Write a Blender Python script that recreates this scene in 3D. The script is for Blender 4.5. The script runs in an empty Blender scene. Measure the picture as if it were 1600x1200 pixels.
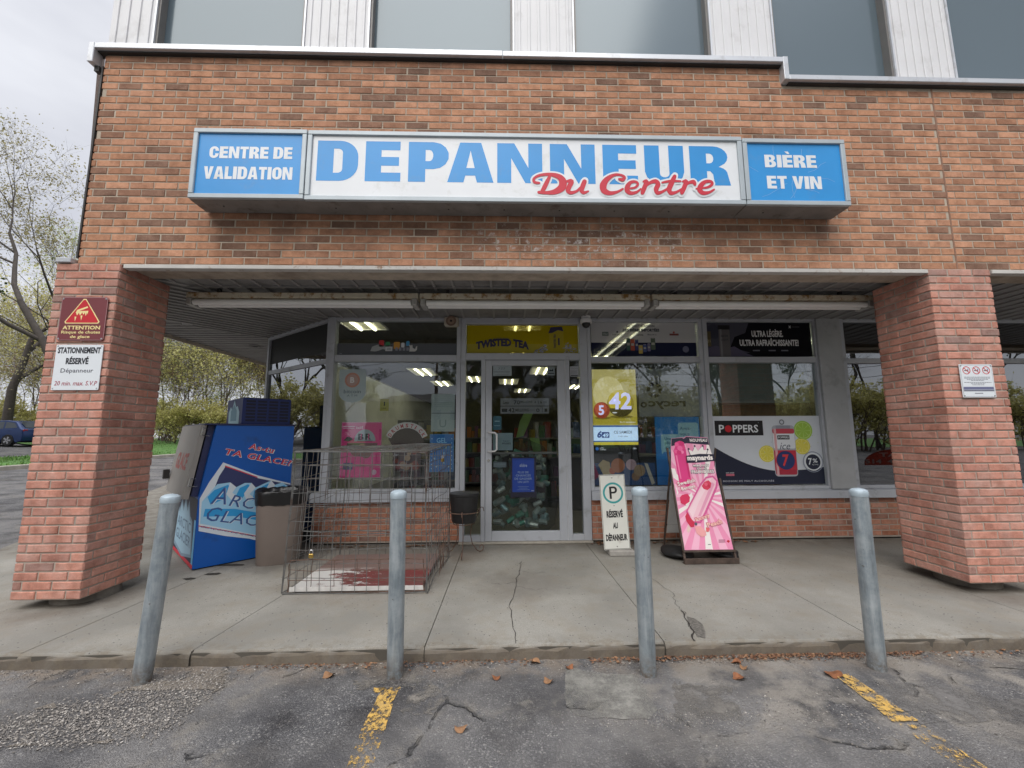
import bpy, math, random
import numpy as np
from mathutils import Vector, Matrix
from mathutils.geometry import tessellate_polygon
random.seed(7)
rng = np.random.default_rng(7)
S = bpy.context.scene
COL = S.collection
PI = math.pi

# ---------------------------------------------------------------- camera
cd = bpy.data.cameras.new('camera'); cam = bpy.data.objects.new('camera', cd); COL.objects.link(cam)
CF = Vector((0.027754526, 0.991784285, 0.124872412)); CR = Vector((0.999613608, -0.02734668, -0.004979366)); CU = Vector((0.001523556, -0.124964361, 0.992160061))
CP = Vector((3.909914, -3.220891, 1.310694))
cam.matrix_world = Matrix(((CR.x, CU.x, -CF.x, CP.x), (CR.y, CU.y, -CF.y, CP.y), (CR.z, CU.z, -CF.z, CP.z), (0, 0, 0, 1)))
cd.sensor_width = 36; cd.lens = 637.38 / 1600 * 36; cd.shift_x = -5.5 / 1600
cd.clip_start = 0.05; cd.clip_end = 1500
S.camera = cam

# ---------------------------------------------------------------- world and sun (overcast)
SUN_EL, SUN_AZ = math.radians(50), math.radians(200)
W = bpy.data.worlds.new('World'); S.world = W; W.use_nodes = True
nt = W.node_tree; nt.nodes.clear()
def nn(t, ty, **k):
    n = t.nodes.new(ty)
    for a, b in k.items(): setattr(n, a, b)
    return n
out = nn(nt, 'ShaderNodeOutputWorld'); bg = nn(nt, 'ShaderNodeBackground'); sky = nn(nt, 'ShaderNodeTexSky', sky_type='NISHITA', sun_disc=False)
sky.sun_elevation = SUN_EL; sky.sun_rotation = SUN_AZ
tc = nn(nt, 'ShaderNodeTexCoord'); sep = nn(nt, 'ShaderNodeSeparateXYZ'); nz = nn(nt, 'ShaderNodeTexNoise'); nz.inputs['Scale'].default_value = 2.2; nz.inputs['Detail'].default_value = 5; nz.inputs['Roughness'].default_value = .5
mp = nn(nt, 'ShaderNodeMapping'); mp.inputs['Scale'].default_value = (1, 1, 2.6)
nt.links.new(tc.outputs['Generated'], mp.inputs[0]); nt.links.new(mp.outputs[0], nz.inputs['Vector']); nt.links.new(tc.outputs['Generated'], sep.inputs[0])
cr = nn(nt, 'ShaderNodeValToRGB'); cr.color_ramp.elements[0].position = .32; cr.color_ramp.elements[1].position = .72
cr.color_ramp.elements[0].color = (4.2, 4.3, 4.75, 1); cr.color_ramp.elements[1].color = (6.5, 6.6, 6.95, 1)
nt.links.new(nz.outputs[0], cr.inputs[0])
gr = nn(nt, 'ShaderNodeMapRange'); gr.inputs[1].default_value = 0.62; gr.inputs[2].default_value = 1; gr.inputs[3].default_value = 1; gr.inputs[4].default_value = 3.8
nt.links.new(sep.outputs[2], gr.inputs[0])
vm = nn(nt, 'ShaderNodeVectorMath', operation='SCALE'); nt.links.new(cr.outputs[0], vm.inputs[0]); nt.links.new(gr.outputs[0], vm.inputs['Scale'])
mx = nn(nt, 'ShaderNodeMixRGB'); mx.inputs[0].default_value = .93
nt.links.new(sky.outputs[0], mx.inputs[1]); nt.links.new(vm.outputs[0], mx.inputs[2]); nt.links.new(mx.outputs[0], bg.inputs[0])
bg.inputs[1].default_value = 0.1; nt.links.new(bg.outputs[0], out.inputs[0])
sd = bpy.data.lights.new('sun', 'SUN'); sd.energy = 1.5; sd.angle = math.radians(55); sd.color = (1, .96, .9)
so = bpy.data.objects.new('sun', sd); COL.objects.link(so)
so.rotation_euler = (math.radians(90) - SUN_EL, 0, math.radians(-20)); so.location = (0, -10, 20)
S.view_settings.view_transform = 'Standard'; S.view_settings.look = 'None'; S.view_settings.gamma = 1; S.view_settings.use_curve_mapping = False
S.view_settings.exposure = 0.58
S.render.engine = 'CYCLES'; S.cycles.max_bounces = 8; S.cycles.transparent_max_bounces = 24

# ---------------------------------------------------------------- materials
def _n(t, ty, ins=None, **k):
    n = nn(t, ty, **k)
    for a, b in (ins or {}).items(): n.inputs[a].default_value = b
    return n
def mix(t, f, a, b, mode='MIX'):
    n = nn(t, 'ShaderNodeMixRGB', blend_type=mode)
    for i, v in enumerate((f, a, b)):
        if hasattr(v, 'is_linked'): t.links.new(v, n.inputs[i])
        elif i == 0: n.inputs[0].default_value = v
        else: n.inputs[i].default_value = (*v[:3], 1)
    return n.outputs[0]
def math_(t, op, a, b=0.0, clamp=False):
    n = nn(t, 'ShaderNodeMath', operation=op); n.use_clamp = clamp
    for i, v in enumerate((a, b)):
        if hasattr(v, 'is_linked'): t.links.new(v, n.inputs[i])
        else: n.inputs[i].default_value = v
    return n.outputs[0]
def noise(t, vec, scale, det=4, rough=.6):
    n = _n(t, 'ShaderNodeTexNoise', {'Scale': scale, 'Detail': det, 'Roughness': rough}); t.links.new(vec, n.inputs['Vector']); return n.outputs[0]
def ramp(t, fac, stops):
    n = nn(t, 'ShaderNodeValToRGB'); e = n.color_ramp.elements
    while len(e) < len(stops): e.new(.5)
    for i, (p, c) in enumerate(stops):
        e[i].position = p; e[i].color = (*c, 1) if len(c) == 3 else c
    t.links.new(fac, n.inputs[0]); return n.outputs[0]
def mapr(t, v, a, b, c=0., d=1.):
    n = nn(t, 'ShaderNodeMapRange'); t.links.new(v, n.inputs[0])
    for i, q in enumerate((a, b, c, d)): n.inputs[i + 1].default_value = q
    return n.outputs[0]
def base_mat(name):
    m = bpy.data.materials.new(name); m.use_nodes = True; t = m.node_tree; p = t.nodes['Principled BSDF']
    g = nn(t, 'ShaderNodeNewGeometry'); return m, t, p, g
def bump(t, p, h, strength=.4, dist=.005):
    b = _n(t, 'ShaderNodeBump', {'Strength': strength, 'Distance': dist}); t.links.new(h, b.inputs['Height']); t.links.new(b.outputs[0], p.inputs['Normal'])
MC = {}
def M(name, col=(.5, .5, .5), rough=.5, metal=0., var=.12, vs=6., bs=0., bscale=60., spec=.5, emit=None, es=0., dirt=None):
    """simple surface with colour variation, optional dirt colour in noise patches"""
    if name in MC: return MC[name]
    m, t, p, g = base_mat(name)
    pos = g.outputs['Position']; n = noise(t, pos, vs, 5)
    c = mix(t, mapr(t, n, .3, .7), [q * (1 - var) for q in col], [min(1, q * (1 + var)) for q in col])
    if dirt:
        dc, lo, hi, ds = dirt
        c = mix(t, mapr(t, noise(t, pos, ds, 6, .65), lo, hi), c, dc)
    t.links.new(c, p.inputs['Base Color'])
    p.inputs['Roughness'].default_value = rough; p.inputs['Metallic'].default_value = metal; p.inputs['Specular IOR Level'].default_value = spec
    if bs: bump(t, p, noise(t, pos, bscale, 4), bs)
    if emit: p.inputs['Emission Color'].default_value = (*emit, 1); p.inputs['Emission Strength'].default_value = es
    MC[name] = m; return m
def boxmask(t, pos, x0, x1, z0, z1, soft):
    s = nn(t, 'ShaderNodeSeparateXYZ'); t.links.new(pos, s.inputs[0]); X, Z = s.outputs[0], s.outputs[2]
    a = math_(t, 'MULTIPLY', mapr(t, X, x0 - soft, x0 + soft), mapr(t, X, x1 + soft, x1 - soft))
    b = math_(t, 'MULTIPLY', mapr(t, Z, z0 - soft * .5, z0 + soft * .5), mapr(t, Z, z1 + soft * .5, z1 - soft * .5))
    return math_(t, 'MULTIPLY', a, b)
def brick_mat(name, stops, stains=False, chalk=.0):
    m, t, p, g = base_mat(name); pos = g.outputs['Position']
    c = ramp(t, g.outputs['Random Per Island'], stops)
    f = noise(t, pos, 38, 6, .7); f2 = noise(t, pos, 9, 5, .7)
    c = mix(t, mapr(t, f, .3, .72, 0, .45), c, (.75, .68, .62), 'MULTIPLY')
    c = mix(t, mapr(t, f2, .42, .66, .0, .75), c, (.52, .47, .44), 'MULTIPLY')
    mps = _n(t, 'ShaderNodeMapping', {'Scale': (3.2, 3.2, .45)}); t.links.new(pos, mps.inputs[0]); stn = noise(t, mps.outputs[0], 1.6, 6, .65)
    c = mix(t, mapr(t, stn, .48, .72, 0, .38), c, (.45, .38, .34), 'MULTIPLY')
    c = mix(t, mapr(t, noise(t, pos, 130, 3, .8), .56, .75, 0, .45), c, (.22, .13, .09))
    c = mix(t, mapr(t, noise(t, pos, 90, 3), .60, .8, 0, .45), c, (.60, .47, .38))
    if chalk: c = mix(t, mapr(t, noise(t, pos, 5, 5), .45, .8, 0, chalk), c, (.62, .52, .47))
    if stains:
        # rain-washed dirt below the sign and along the ledge, lime bloom low on the wall
        d = math_(t, 'MULTIPLY', boxmask(t, pos, 1.6, 6.7, 2.82, 3.12, .14), mapr(t, noise(t, pos, 4, 5), .3, .6))
        c = mix(t, math_(t, 'MULTIPLY', d, .6), c, (.12, .075, .055))
        d = math_(t, 'MULTIPLY', boxmask(t, pos, 2.8, 6.4, 3.72, 3.93, .18), mapr(t, noise(t, pos, 3, 5), .3, .6))
        c = mix(t, math_(t, 'MULTIPLY', d, .62), c, (.07, .05, .04))
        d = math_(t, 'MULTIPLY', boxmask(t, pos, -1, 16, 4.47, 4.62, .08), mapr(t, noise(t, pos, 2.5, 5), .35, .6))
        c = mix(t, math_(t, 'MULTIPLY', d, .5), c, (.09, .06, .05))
        d = math_(t, 'MULTIPLY', boxmask(t, pos, 3.7, 5.5, 2.76, 3.05, .16), mapr(t, noise(t, pos, 16, 8, .8), .53, .62))
        c = mix(t, math_(t, 'MULTIPLY', d, .85), c, (.68, .63, .60))
        d = math_(t, 'MULTIPLY', boxmask(t, pos, 1, 6.6, 2.70, 2.78, .03), mapr(t, noise(t, pos, 13, 8, .8), .60, .67))
        c = mix(t, math_(t, 'MULTIPLY', d, .6), c, (.66, .6, .57))
    t.links.new(c, p.inputs['Base Color']); p.inputs['Roughness'].default_value = .9; p.inputs['Specular IOR Level'].default_value = .25
    bump(t, p, math_(t, 'ADD', noise(t, pos, 70, 5, .7), math_(t, 'MULTIPLY', noise(t, pos, 18, 3), .8)), .55, .006)
    return m
BR1 = brick_mat('brick_orange', [(0, (.27, .165, .12)), (.10, (.36, .20, .135)), (.24, (.50, .26, .16)), (.55, (.60, .315, .19)), (.8, (.66, .355, .225)), (1, (.50, .265, .17))], True)
BR2 = brick_mat('brick_rose', [(0, (.36, .22, .19)), (.06, (.50, .25, .20)), (.35, (.62, .295, .225)), (.7, (.68, .33, .25)), (1, (.58, .32, .26))], False, .35)
BR3 = brick_mat('brick_red', [(0, (.26, .17, .14)), (.12, (.40, .17, .11)), (.4, (.54, .23, .14)), (.8, (.60, .27, .17)), (1, (.50, .26, .20))], False, .3)
MORT = M('mortar_tan', (.46, .39, .31), .95, var=.2, vs=9, bs=.5, bscale=120, dirt=((.22, .17, .13), .5, .75, 2.))
MORT2 = M('mortar_grey', (.40, .34, .285), .95, var=.15, vs=9, bs=.5, bscale=120)
ALU = M('aluminium_grey', (.46, .48, .52), .45, .1, var=.06, vs=3, dirt=((.22, .22, .22), .58, .8, 5))
ALU_SIGN = M('sign_frame_grey', (.42, .47, .50), .45, .2, var=.08, vs=4)
SIGN_UNDER = M('sign_underside', (.22, .21, .20), .7, .1, var=.2, vs=5, dirt=((.09, .06, .05), .55, .75, 9))
WHITE_METAL = M('white_metal', (.72, .72, .73), .45, .0, var=.04, vs=2, dirt=((.45, .44, .43), .55, .85, 3))
FLASH = M('ledge_flashing', (.58, .60, .63), .35, .35, var=.06, vs=3, dirt=((.35, .34, .33), .55, .8, 6))
DARKM = M('dark_bronze', (.045, .043, .042), .5, .3, var=.1)
DGREY = M('frame_taupe', (.19, .18, .17), .5, .2, var=.08)
SOFF = M('soffit_metal', (.24, .235, .23), .5, .0, var=.1, vs=2, dirt=((.09, .083, .08), .5, .75, 2.5))
SOFF_RIB = M('soffit_rib', (.30, .29, .285), .5, .0, var=.1, vs=2)
TRIM = M('soffit_trim', (.55, .53, .50), .6, .0, var=.1, vs=6, dirt=((.26, .16, .10), .58, .72, 14))
RUSTY = M('rusty_cream', (.60, .54, .42), .6, .0, var=.1, vs=6, dirt=((.28, .14, .03), .50, .62, 11))
TUBE = M('diffuser_white', (.86, .86, .84), .35, .0, var=.05)
GALV = M('galvanised_steel', (.27, .31, .335), .45, .5, var=.25, vs=9, bs=.25, bscale=26, dirt=((.38, .41, .42), .56, .8, 14))
def galv():
    m, t, p, g = base_mat('galvanised_post'); pos = g.outputs['Position']; mp_ = _n(t, 'ShaderNodeMapping', {'Scale': (7, 7, .8)}); t.links.new(pos, mp_.inputs[0])
    c = mix(t, mapr(t, noise(t, pos, 9, 6, .7), .35, .68), (.24, .285, .315), (.40, .44, .46)); st = noise(t, mp_.outputs[0], 6, 6, .7)
    c = mix(t, mapr(t, st, .50, .70, 0, .6), c, (.52, .55, .56)); c = mix(t, mapr(t, st, .46, .30, 0, .5), c, (.15, .17, .18))
    c = mix(t, mapr(t, noise(t, pos, 30, 5, .8), .64, .70, 0, .8), c, (.11, .085, .065))
    sx = nn(t, 'ShaderNodeSeparateXYZ'); t.links.new(pos, sx.inputs[0]); b = math_(t, 'MULTIPLY', mapr(t, sx.outputs[2], .13, .01), mapr(t, noise(t, pos, 20, 6, .8), .35, .6)); c = mix(t, b, c, (.16, .115, .08))
    t.links.new(c, p.inputs['Base Color']); p.inputs['Metallic'].default_value = .45; t.links.new(mapr(t, st, .3, .7, .38, .62), p.inputs['Roughness']); bump(t, p, math_(t, 'ADD', noise(t, pos, 45, 5), st), .3, .003); return m
GALV = galv()
GALV_CAP = M('galvanised_cap', (.42, .50, .55), .45, .3, var=.08, vs=20)
CONCBASE = M('concrete_footing', (.36, .33, .28), .95, var=.2, vs=12, bs=.5)
BLACK = M('black', (.012, .012, .013), .6, var=.1)
BLACKG = M('black_plastic', (.015, .015, .016), .28, var=.1)
RUST = M('rust_wire', (.16, .10, .075), .75, .3, var=.4, vs=18)
WIRE = M('galv_wire', (.20, .20, .195), .45, .6, var=.3, vs=14, dirt=((.11, .06, .04), .5, .7, 8))
BRASS = M('brass', (.45, .30, .08), .35, .8, var=.1)
CHROME = M('steel', (.6, .6, .6), .25, .9, var=.05)

def glass_mat(name, tint, refl, power=1.0):
    m = bpy.data.materials.new(name); m.use_nodes = True; t = m.node_tree; t.nodes.clear()
    o = nn(t, 'ShaderNodeOutputMaterial'); tr = _n(t, 'ShaderNodeBsdfTransparent', {'Color': (*tint, 1)}); gl = _n(t, 'ShaderNodeBsdfGlossy', {'Roughness': 0.004, 'Color': (.95, .97, 1, 1)})
    lw = _n(t, 'ShaderNodeLayerWeight', {'Blend': .35}); f = mapr(t, lw.outputs['Facing'], 0, 1, refl, min(.95, refl + .55))
    g = nn(t, 'ShaderNodeNewGeometry'); b = _n(t, 'ShaderNodeBump', {'Strength': .06, 'Distance': .02}); t.links.new(noise(t, g.outputs['Position'], 1.6, 2), b.inputs['Height']); t.links.new(b.outputs[0], gl.inputs['Normal'])
    mxs = nn(t, 'ShaderNodeMixShader'); t.links.new(f, mxs.inputs[0]); t.links.new(tr.outputs[0], mxs.inputs[1]); t.links.new(gl.outputs[0], mxs.inputs[2]); t.links.new(mxs.outputs[0], o.inputs[0])
    return m
GLASS = glass_mat('window_glass', (.93, .96, .96), .055)
GLASSDR = glass_mat('door_glass', (.90, .92, .92), .016)
GLASSD = glass_mat('tinted_glass', (.22, .24, .24), .09)
def coated(name, base, refl):
    m = bpy.data.materials.new(name); m.use_nodes = True; t = m.node_tree; t.nodes.clear()
    o = nn(t, 'ShaderNodeOutputMaterial'); d = _n(t, 'ShaderNodeBsdfDiffuse', {'Color': (*base, 1)}); gl = _n(t, 'ShaderNodeBsdfGlossy', {'Roughness': .16, 'Color': (.9, .97, 1, 1)})
    g = nn(t, 'ShaderNodeNewGeometry'); b = _n(t, 'ShaderNodeBump', {'Strength': .12, 'Distance': .02}); t.links.new(noise(t, g.outputs['Position'], 1.1, 2), b.inputs['Height']); t.links.new(b.outputs[0], gl.inputs['Normal'])
    mxs = _n(t, 'ShaderNodeMixShader', {0: refl}); t.links.new(d.outputs[0], mxs.inputs[1]); t.links.new(gl.outputs[0], mxs.inputs[2]); t.links.new(mxs.outputs[0], o.inputs[0])
    return m
UPGLASS = coated('upper_window_glass', (.105, .14, .165), .085)
def film(name, col, opac):
    if name in MC: return MC[name]
    m = bpy.data.materials.new(name); m.use_nodes = True; t = m.node_tree; t.nodes.clear()
    o = nn(t, 'ShaderNodeOutputMaterial'); tr = _n(t, 'ShaderNodeBsdfTransparent', {'Color': (*[.35 + .65 * c for c in col], 1)}); d = _n(t, 'ShaderNodeBsdfDiffuse', {'Color': (*col, 1)})
    mxs = _n(t, 'ShaderNodeMixShader', {0: opac}); t.links.new(tr.outputs[0], mxs.inputs[1]); t.links.new(d.outputs[0], mxs.inputs[2]); t.links.new(mxs.outputs[0], o.inputs[0]); MC[name] = m
    return m
def ink(c, rough=.5):
    """printed or painted flat colour"""
    k = 'ink_%02x%02x%02x' % tuple(int(255 * q) for q in c)
    return M(k, c, rough, var=.03, vs=3)
def srgb(h):
    v = [int(h[i:i + 2], 16) / 255 for i in (0, 2, 4)]
    return tuple(q / 12.92 if q <= .04045 else ((q + .055) / 1.055) ** 2.4 for q in v)

# ---------------------------------------------------------------- mesh helpers
def empty(name, loc=(0, 0, 0), rz=0, parent=None):
    o = bpy.data.objects.new(name, None); COL.objects.link(o); o.location = loc; o.rotation_euler = (0, 0, rz); o.empty_display_size = .1
    if parent: o.parent = parent
    return o
def tag(o, label=None, cat=None, group=None, kind=None):
    if label: o['label'] = label
    if cat: o['category'] = cat
    if group: o['group'] = group
    if kind: o['kind'] = kind
    return o
def thing(name, label, cat, loc=(0, 0, 0), rz=0, group=None): return tag(empty(name, loc, rz), label, cat, group)
def wm(o):
    m = Matrix.LocRotScale(o.location, o.rotation_euler, o.scale)
    return wm(o.parent) @ m if o.parent else m
class MB:
    def __init__(s): s.v = []; s.f = []; s.m = []; s.mats = []
    def mi(s, mat):
        if mat not in s.mats: s.mats.append(mat)
        return s.mats.index(mat)
    def add(s, vs, fs, mat):
        k = len(s.v); s.v += [tuple(q) for q in vs]; i = s.mi(mat)
        for f in fs: s.f.append(tuple(k + q for q in f)); s.m.append(i)
    def box(s, x0, x1, y0, y1, z0, z1, mat, bev=0.0, T=None):
        if bev and min(x1 - x0, y1 - y0, z1 - z0) > 2.2 * bev:
            b = bev; vs = []; 
            for (ax, (u0, u1, v0, v1, w0, w1)) in enumerate([(x0, x1, y0 + b, y1 - b, z0 + b, z1 - b), (x0 + b, x1 - b, y0, y1, z0 + b, z1 - b), (x0 + b, x1 - b, y0 + b, y1 - b, z0, z1)]):
                vs += [(x, y, z) for x in (u0, u1) for y in (v0, v1) for z in (w0, w1)]
            X, Y, Z = 0, 8, 16
            fs = [(0, 1, 3, 2), (4, 6, 7, 5), (8, 12, 13, 9), (10, 11, 15, 14), (16, 18, 22, 20), (17, 21, 23, 19)]
            for a in (0, 1):
                for c in (0, 1):
                    # z-parallel edges (x=a,y=c), y-parallel (x=a,z=c), x-parallel (y=a,z=c)
                    q = [X + 4 * a + 2 * c, X + 4 * a + 2 * c + 1, Y + 4 * a + 2 * c + 1, Y + 4 * a + 2 * c]; fs.append(q if (a != c) == False else q[::-1])
                    q = [X + 4 * a + c, X + 4 * a + c + 2, Z + 4 * a + c + 2, Z + 4 * a + c]; fs.append(q[::-1] if a == c else q)
                    q = [Y + 2 * a + c, Y + 2 * a + c + 4, Z + 2 * a + c + 4, Z + 2 * a + c]; fs.append(q if a == c else q[::-1])
            for a in (0, 1):
                for c in (0, 1):
                    for e in (0, 1):
                        k = 4 * a + 2 * c + e; q = (X + k, Y + k, Z + k); fs.append(q if (a + c + e) % 2 else q[::-1])
        else:
            vs = [(x, y, z) for x in (x0, x1) for y in (y0, y1) for z in (z0, z1)]
            fs = [(0, 1, 3, 2), (4, 6, 7, 5), (0, 4, 5, 1), (2, 3, 7, 6), (0, 2, 6, 4), (1, 5, 7, 3)]
        if T: vs = [T @ Vector(q) for q in vs]
        s.add(vs, fs, mat); return s
    def tube(s, pts, r, mat, n=8, cap=True):
        pts = [Vector(p) for p in pts]; rs = r if isinstance(r, (list, tuple)) else [r] * len(pts); vs = []; fs = []
        up = Vector((0, 0, 1)); prev = None
        for i, p in enumerate(pts):
            d = (pts[min(i + 1, len(pts) - 1)] - pts[max(i - 1, 0)]).normalized()
            a = prev - d * prev.dot(d) if prev is not None else (up if abs(d.z) < .9 else Vector((1, 0, 0))).cross(d)
            if a.length < 1e-6: a = Vector((1, 0, 0)).cross(d)
            a.normalize(); prev = a; b = d.cross(a)
            vs += [p + (a * math.cos(2 * PI * k / n) + b * math.sin(2 * PI * k / n)) * rs[i] for k in range(n)]
        for i in range(len(pts) - 1):
            for k in range(n): fs.append((i * n + k, i * n + (k + 1) % n, (i + 1) * n + (k + 1) % n, (i + 1) * n + k))
        if cap: fs += [tuple(range(n))[::-1], tuple((len(pts) - 1) * n + k for k in range(n))]
        s.add(vs, fs, mat); return s
    def lathe(s, prof, c, mat, n=24, sx=1., sy=1.):
        vs = []; fs = []
        for r, z in prof: vs += [(c[0] + r * sx * math.cos(2 * PI * k / n), c[1] + r * sy * math.sin(2 * PI * k / n), c[2] + z) for k in range(n)]
        for i in range(len(prof) - 1):
            for k in range(n): fs.append((i * n + k, i * n + (k + 1) % n, (i + 1) * n + (k + 1) % n, (i + 1) * n + k))
        fs += [tuple(range(n))[::-1], tuple((len(prof) - 1) * n + k for k in range(n))]
        s.add(vs, fs, mat); return s
    def prism(s, poly, fr, d0, d1, mat):
        """poly in the (u,v) plane of frame fr=(O,U,V,N), extruded from d0 to d1 along N"""
        O, U, V, N = [Vector(q) for q in fr]; n = len(poly)
        vs = [O + U * a + V * b + N * d for d in (d0, d1) for a, b in poly]
        fs = [(k, (k + 1) % n, n + (k + 1) % n, n + k) for k in range(n)]
        tr = tessellate_polygon([[Vector((a, b, 0)) for a, b in poly]])
        fs += [tuple(q) for q in tr] + [tuple(n + i for i in q) for q in tr]
        s.add(vs, fs, mat); return s
    def build(s, name, parent=None, smooth=False, mat=None, local=False):
        me = bpy.data.meshes.new(name); V = s.v
        if parent is not None and not local:
            iv = wm(parent).inverted(); V = [tuple(iv @ Vector(q)) for q in V]
        me.from_pydata(V, [], s.f); 
        for m in s.mats: me.materials.append(mat or m)
        me.polygons.foreach_set('material_index', s.m); me.polygons.foreach_set('use_smooth', [bool(smooth)] * len(s.f)); me.update()
        o = bpy.data.objects.new(name, me); COL.objects.link(o)
        if parent is not None: o.parent = parent
        if smooth == 'auto':
            import bmesh
            b = bmesh.new(); b.from_mesh(me)
            for e in b.edges:
                if len(e.link_faces) == 2 and e.calc_face_angle(0) > .6: e.smooth = False
            b.to_mesh(me); b.free()
        return o
def copy_tree(o, parent=None):
    c = o.copy(); COL.objects.link(c)
    if parent: c.parent = parent
    for ch in [q for q in bpy.data.objects if q.parent == o]: copy_tree(ch, c)
    return c
def struct(o, label=None): o['kind'] = 'structure'; return o

# ---------------------------------------------------------------- lettering
def arc(cx, cy, rx, ry, a0, a1, n=7): return [(cx + rx * math.cos(math.radians(a0 + (a1 - a0) * i / n)), cy + ry * math.sin(math.radians(a0 + (a1 - a0) * i / n))) for i in range(n + 1)]
G = {
 'D': (1, [[(0, 0), (0, 1)] + arc(.55, .6, .45, .4, 90, 0) + arc(.55, .4, .45, .4, 0, -90), [(.4, .2), (.4, .8)] + arc(.5, .7, .12, .1, 90, 0) + arc(.5, .3, .12, .1, 0, -90)]),
 'E': (.86, [[(0, 0), (0, 1), (.98, 1), (.98, .78), (.45, .78), (.45, .61), (.95, .61), (.95, .39), (.45, .39), (.45, .22), (1, .22), (1, 0)]]),
 'P': (.95, [[(0, 0), (0, 1)] + arc(.62, .66, .38, .34, 90, -90) + [(.42, .32), (.42, 0)], [(.42, .52), (.42, .8)] + arc(.52, .66, .09, .14, 90, -90)]),
 'A': (1.05, [[(0, 0), (.27, 1), (.73, 1), (1, 0), (.64, 0), (.60, .17), (.39, .17), (.35, 0)], [(.41, .36), (.5, .8), (.59, .36)]]),
 'N': (1.05, [[(0, 0), (0, 1), (.38, 1), (.69, .38), (.69, 1), (1, 1), (1, 0), (.62, 0), (.31, .62), (.31, 0)]]),
 'U': (1, [[(0, 1), (.38, 1), (.38, .28)] + arc(.5, .28, .12, .09, 180, 360) + [(.62, 1), (1, 1)] + arc(.5, .33, .5, .33, 0, -180)]),
 'R': (1.02, [[(0, 0), (0, 1)] + arc(.6, .73, .36, .27, 90, -40) + [(.72, .47)] + arc(.68, .28, .26, .19, 70, 0, 4) + [(1, 0), (.6, 0), (.57, .28), (.5, .36), (.42, .36), (.42, 0)], [(.42, .56), (.42, .81)] + arc(.5, .685, .1, .125, 90, -90)]),
 'C': (.95, [[(1, .62), (.63, .62)] + arc(.5, .7, .13, .1, 0, 180) + arc(.5, .3, .13, .1, 180, 360) + [(.63, .4), (1, .4)] + arc(.5, .34, .5, .34, 0, -180) + arc(.5, .66, .5, .34, 180, 0)]),
 'T': (.86, [[(.31, 0), (.31, .78), (0, .78), (0, 1), (1, 1), (1, .78), (.69, .78), (.69, 0)]]),
 'V': (1, [[(0, 1), (.37, 1), (.5, .35), (.63, 1), (1, 1), (.7, 0), (.3, 0)]]),
 'L': (.78, [[(0, 0), (0, 1), (.45, 1), (.45, .22), (1, .22), (1, 0)]]),
 'I': (.4, [[(0, 0), (0, 1), (1, 1), (1, 0)]]),
 'O': (1, [arc(.5, .66, .5, .34, 180, 0) + arc(.5, .34, .5, .34, 0, -180), arc(.5, .7, .13, .1, 180, 0) + arc(.5, .3, .13, .1, 0, -180)]),
 'B': (.97, [[(0, 0), (0, 1)] + arc(.6, .76, .34, .24, 90, -60) + arc(.62, .27, .38, .27, 60, -90), [(.4, .6), (.4, .82)] + arc(.5, .71, .1, .11, 90, -90), [(.4, .18), (.4, .42)] + arc(.5, .3, .12, .12, 90, -90)]),
}
G['\u00c8'] = (.86, [G['E'][1][0], [(.25, 1.28), (.62, 1.28), (.75, 1.08), (.52, 1.08)]])
def heavy(word, gap=.09):
    x = 0; out = []
    for ch in word:
        if ch == ' ': x += .42; continue
        w, cs = G[ch]
        grp = [[(x + a * w, b) for a, b in c] for c in cs]
        if ch == '\u00c8': out += [[grp[0]], [grp[1]]]
        else: out.append(grp)
        x += w + gap
    return out, x - gap
TXC = {}
def text_mesh(s, bold=0., shear=0., space=1.):
    k = (s, bold, shear, space)
    if k in TXC: return TXC[k]
    c = bpy.data.curves.new('t', 'FONT'); c.body = s; c.offset = bold; c.shear = shear; c.resolution_u = 2; c.space_character = space
    o = bpy.data.objects.new('t', c); COL.objects.link(o); bpy.context.view_layer.update()
    dg = bpy.context.evaluated_depsgraph_get(); me = o.evaluated_get(dg).to_mesh()
    v = [(q.co.x, q.co.y) for q in me.vertices]; f = [tuple(p.vertices) for p in me.polygons]
    o.evaluated_get(dg).to_mesh_clear(); bpy.data.objects.remove(o); bpy.data.curves.remove(c)
    x0 = min(q[0] for q in v); x1 = max(q[0] for q in v); y0 = min(q[1] for q in v); y1 = max(q[1] for q in v)
    v = [((a - x0) / (x1 - x0), (b - y0) / (y1 - y0)) for a, b in v]
    TXC[k] = (v, f, (x1 - x0) / (y1 - y0)); return TXC[k]
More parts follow.
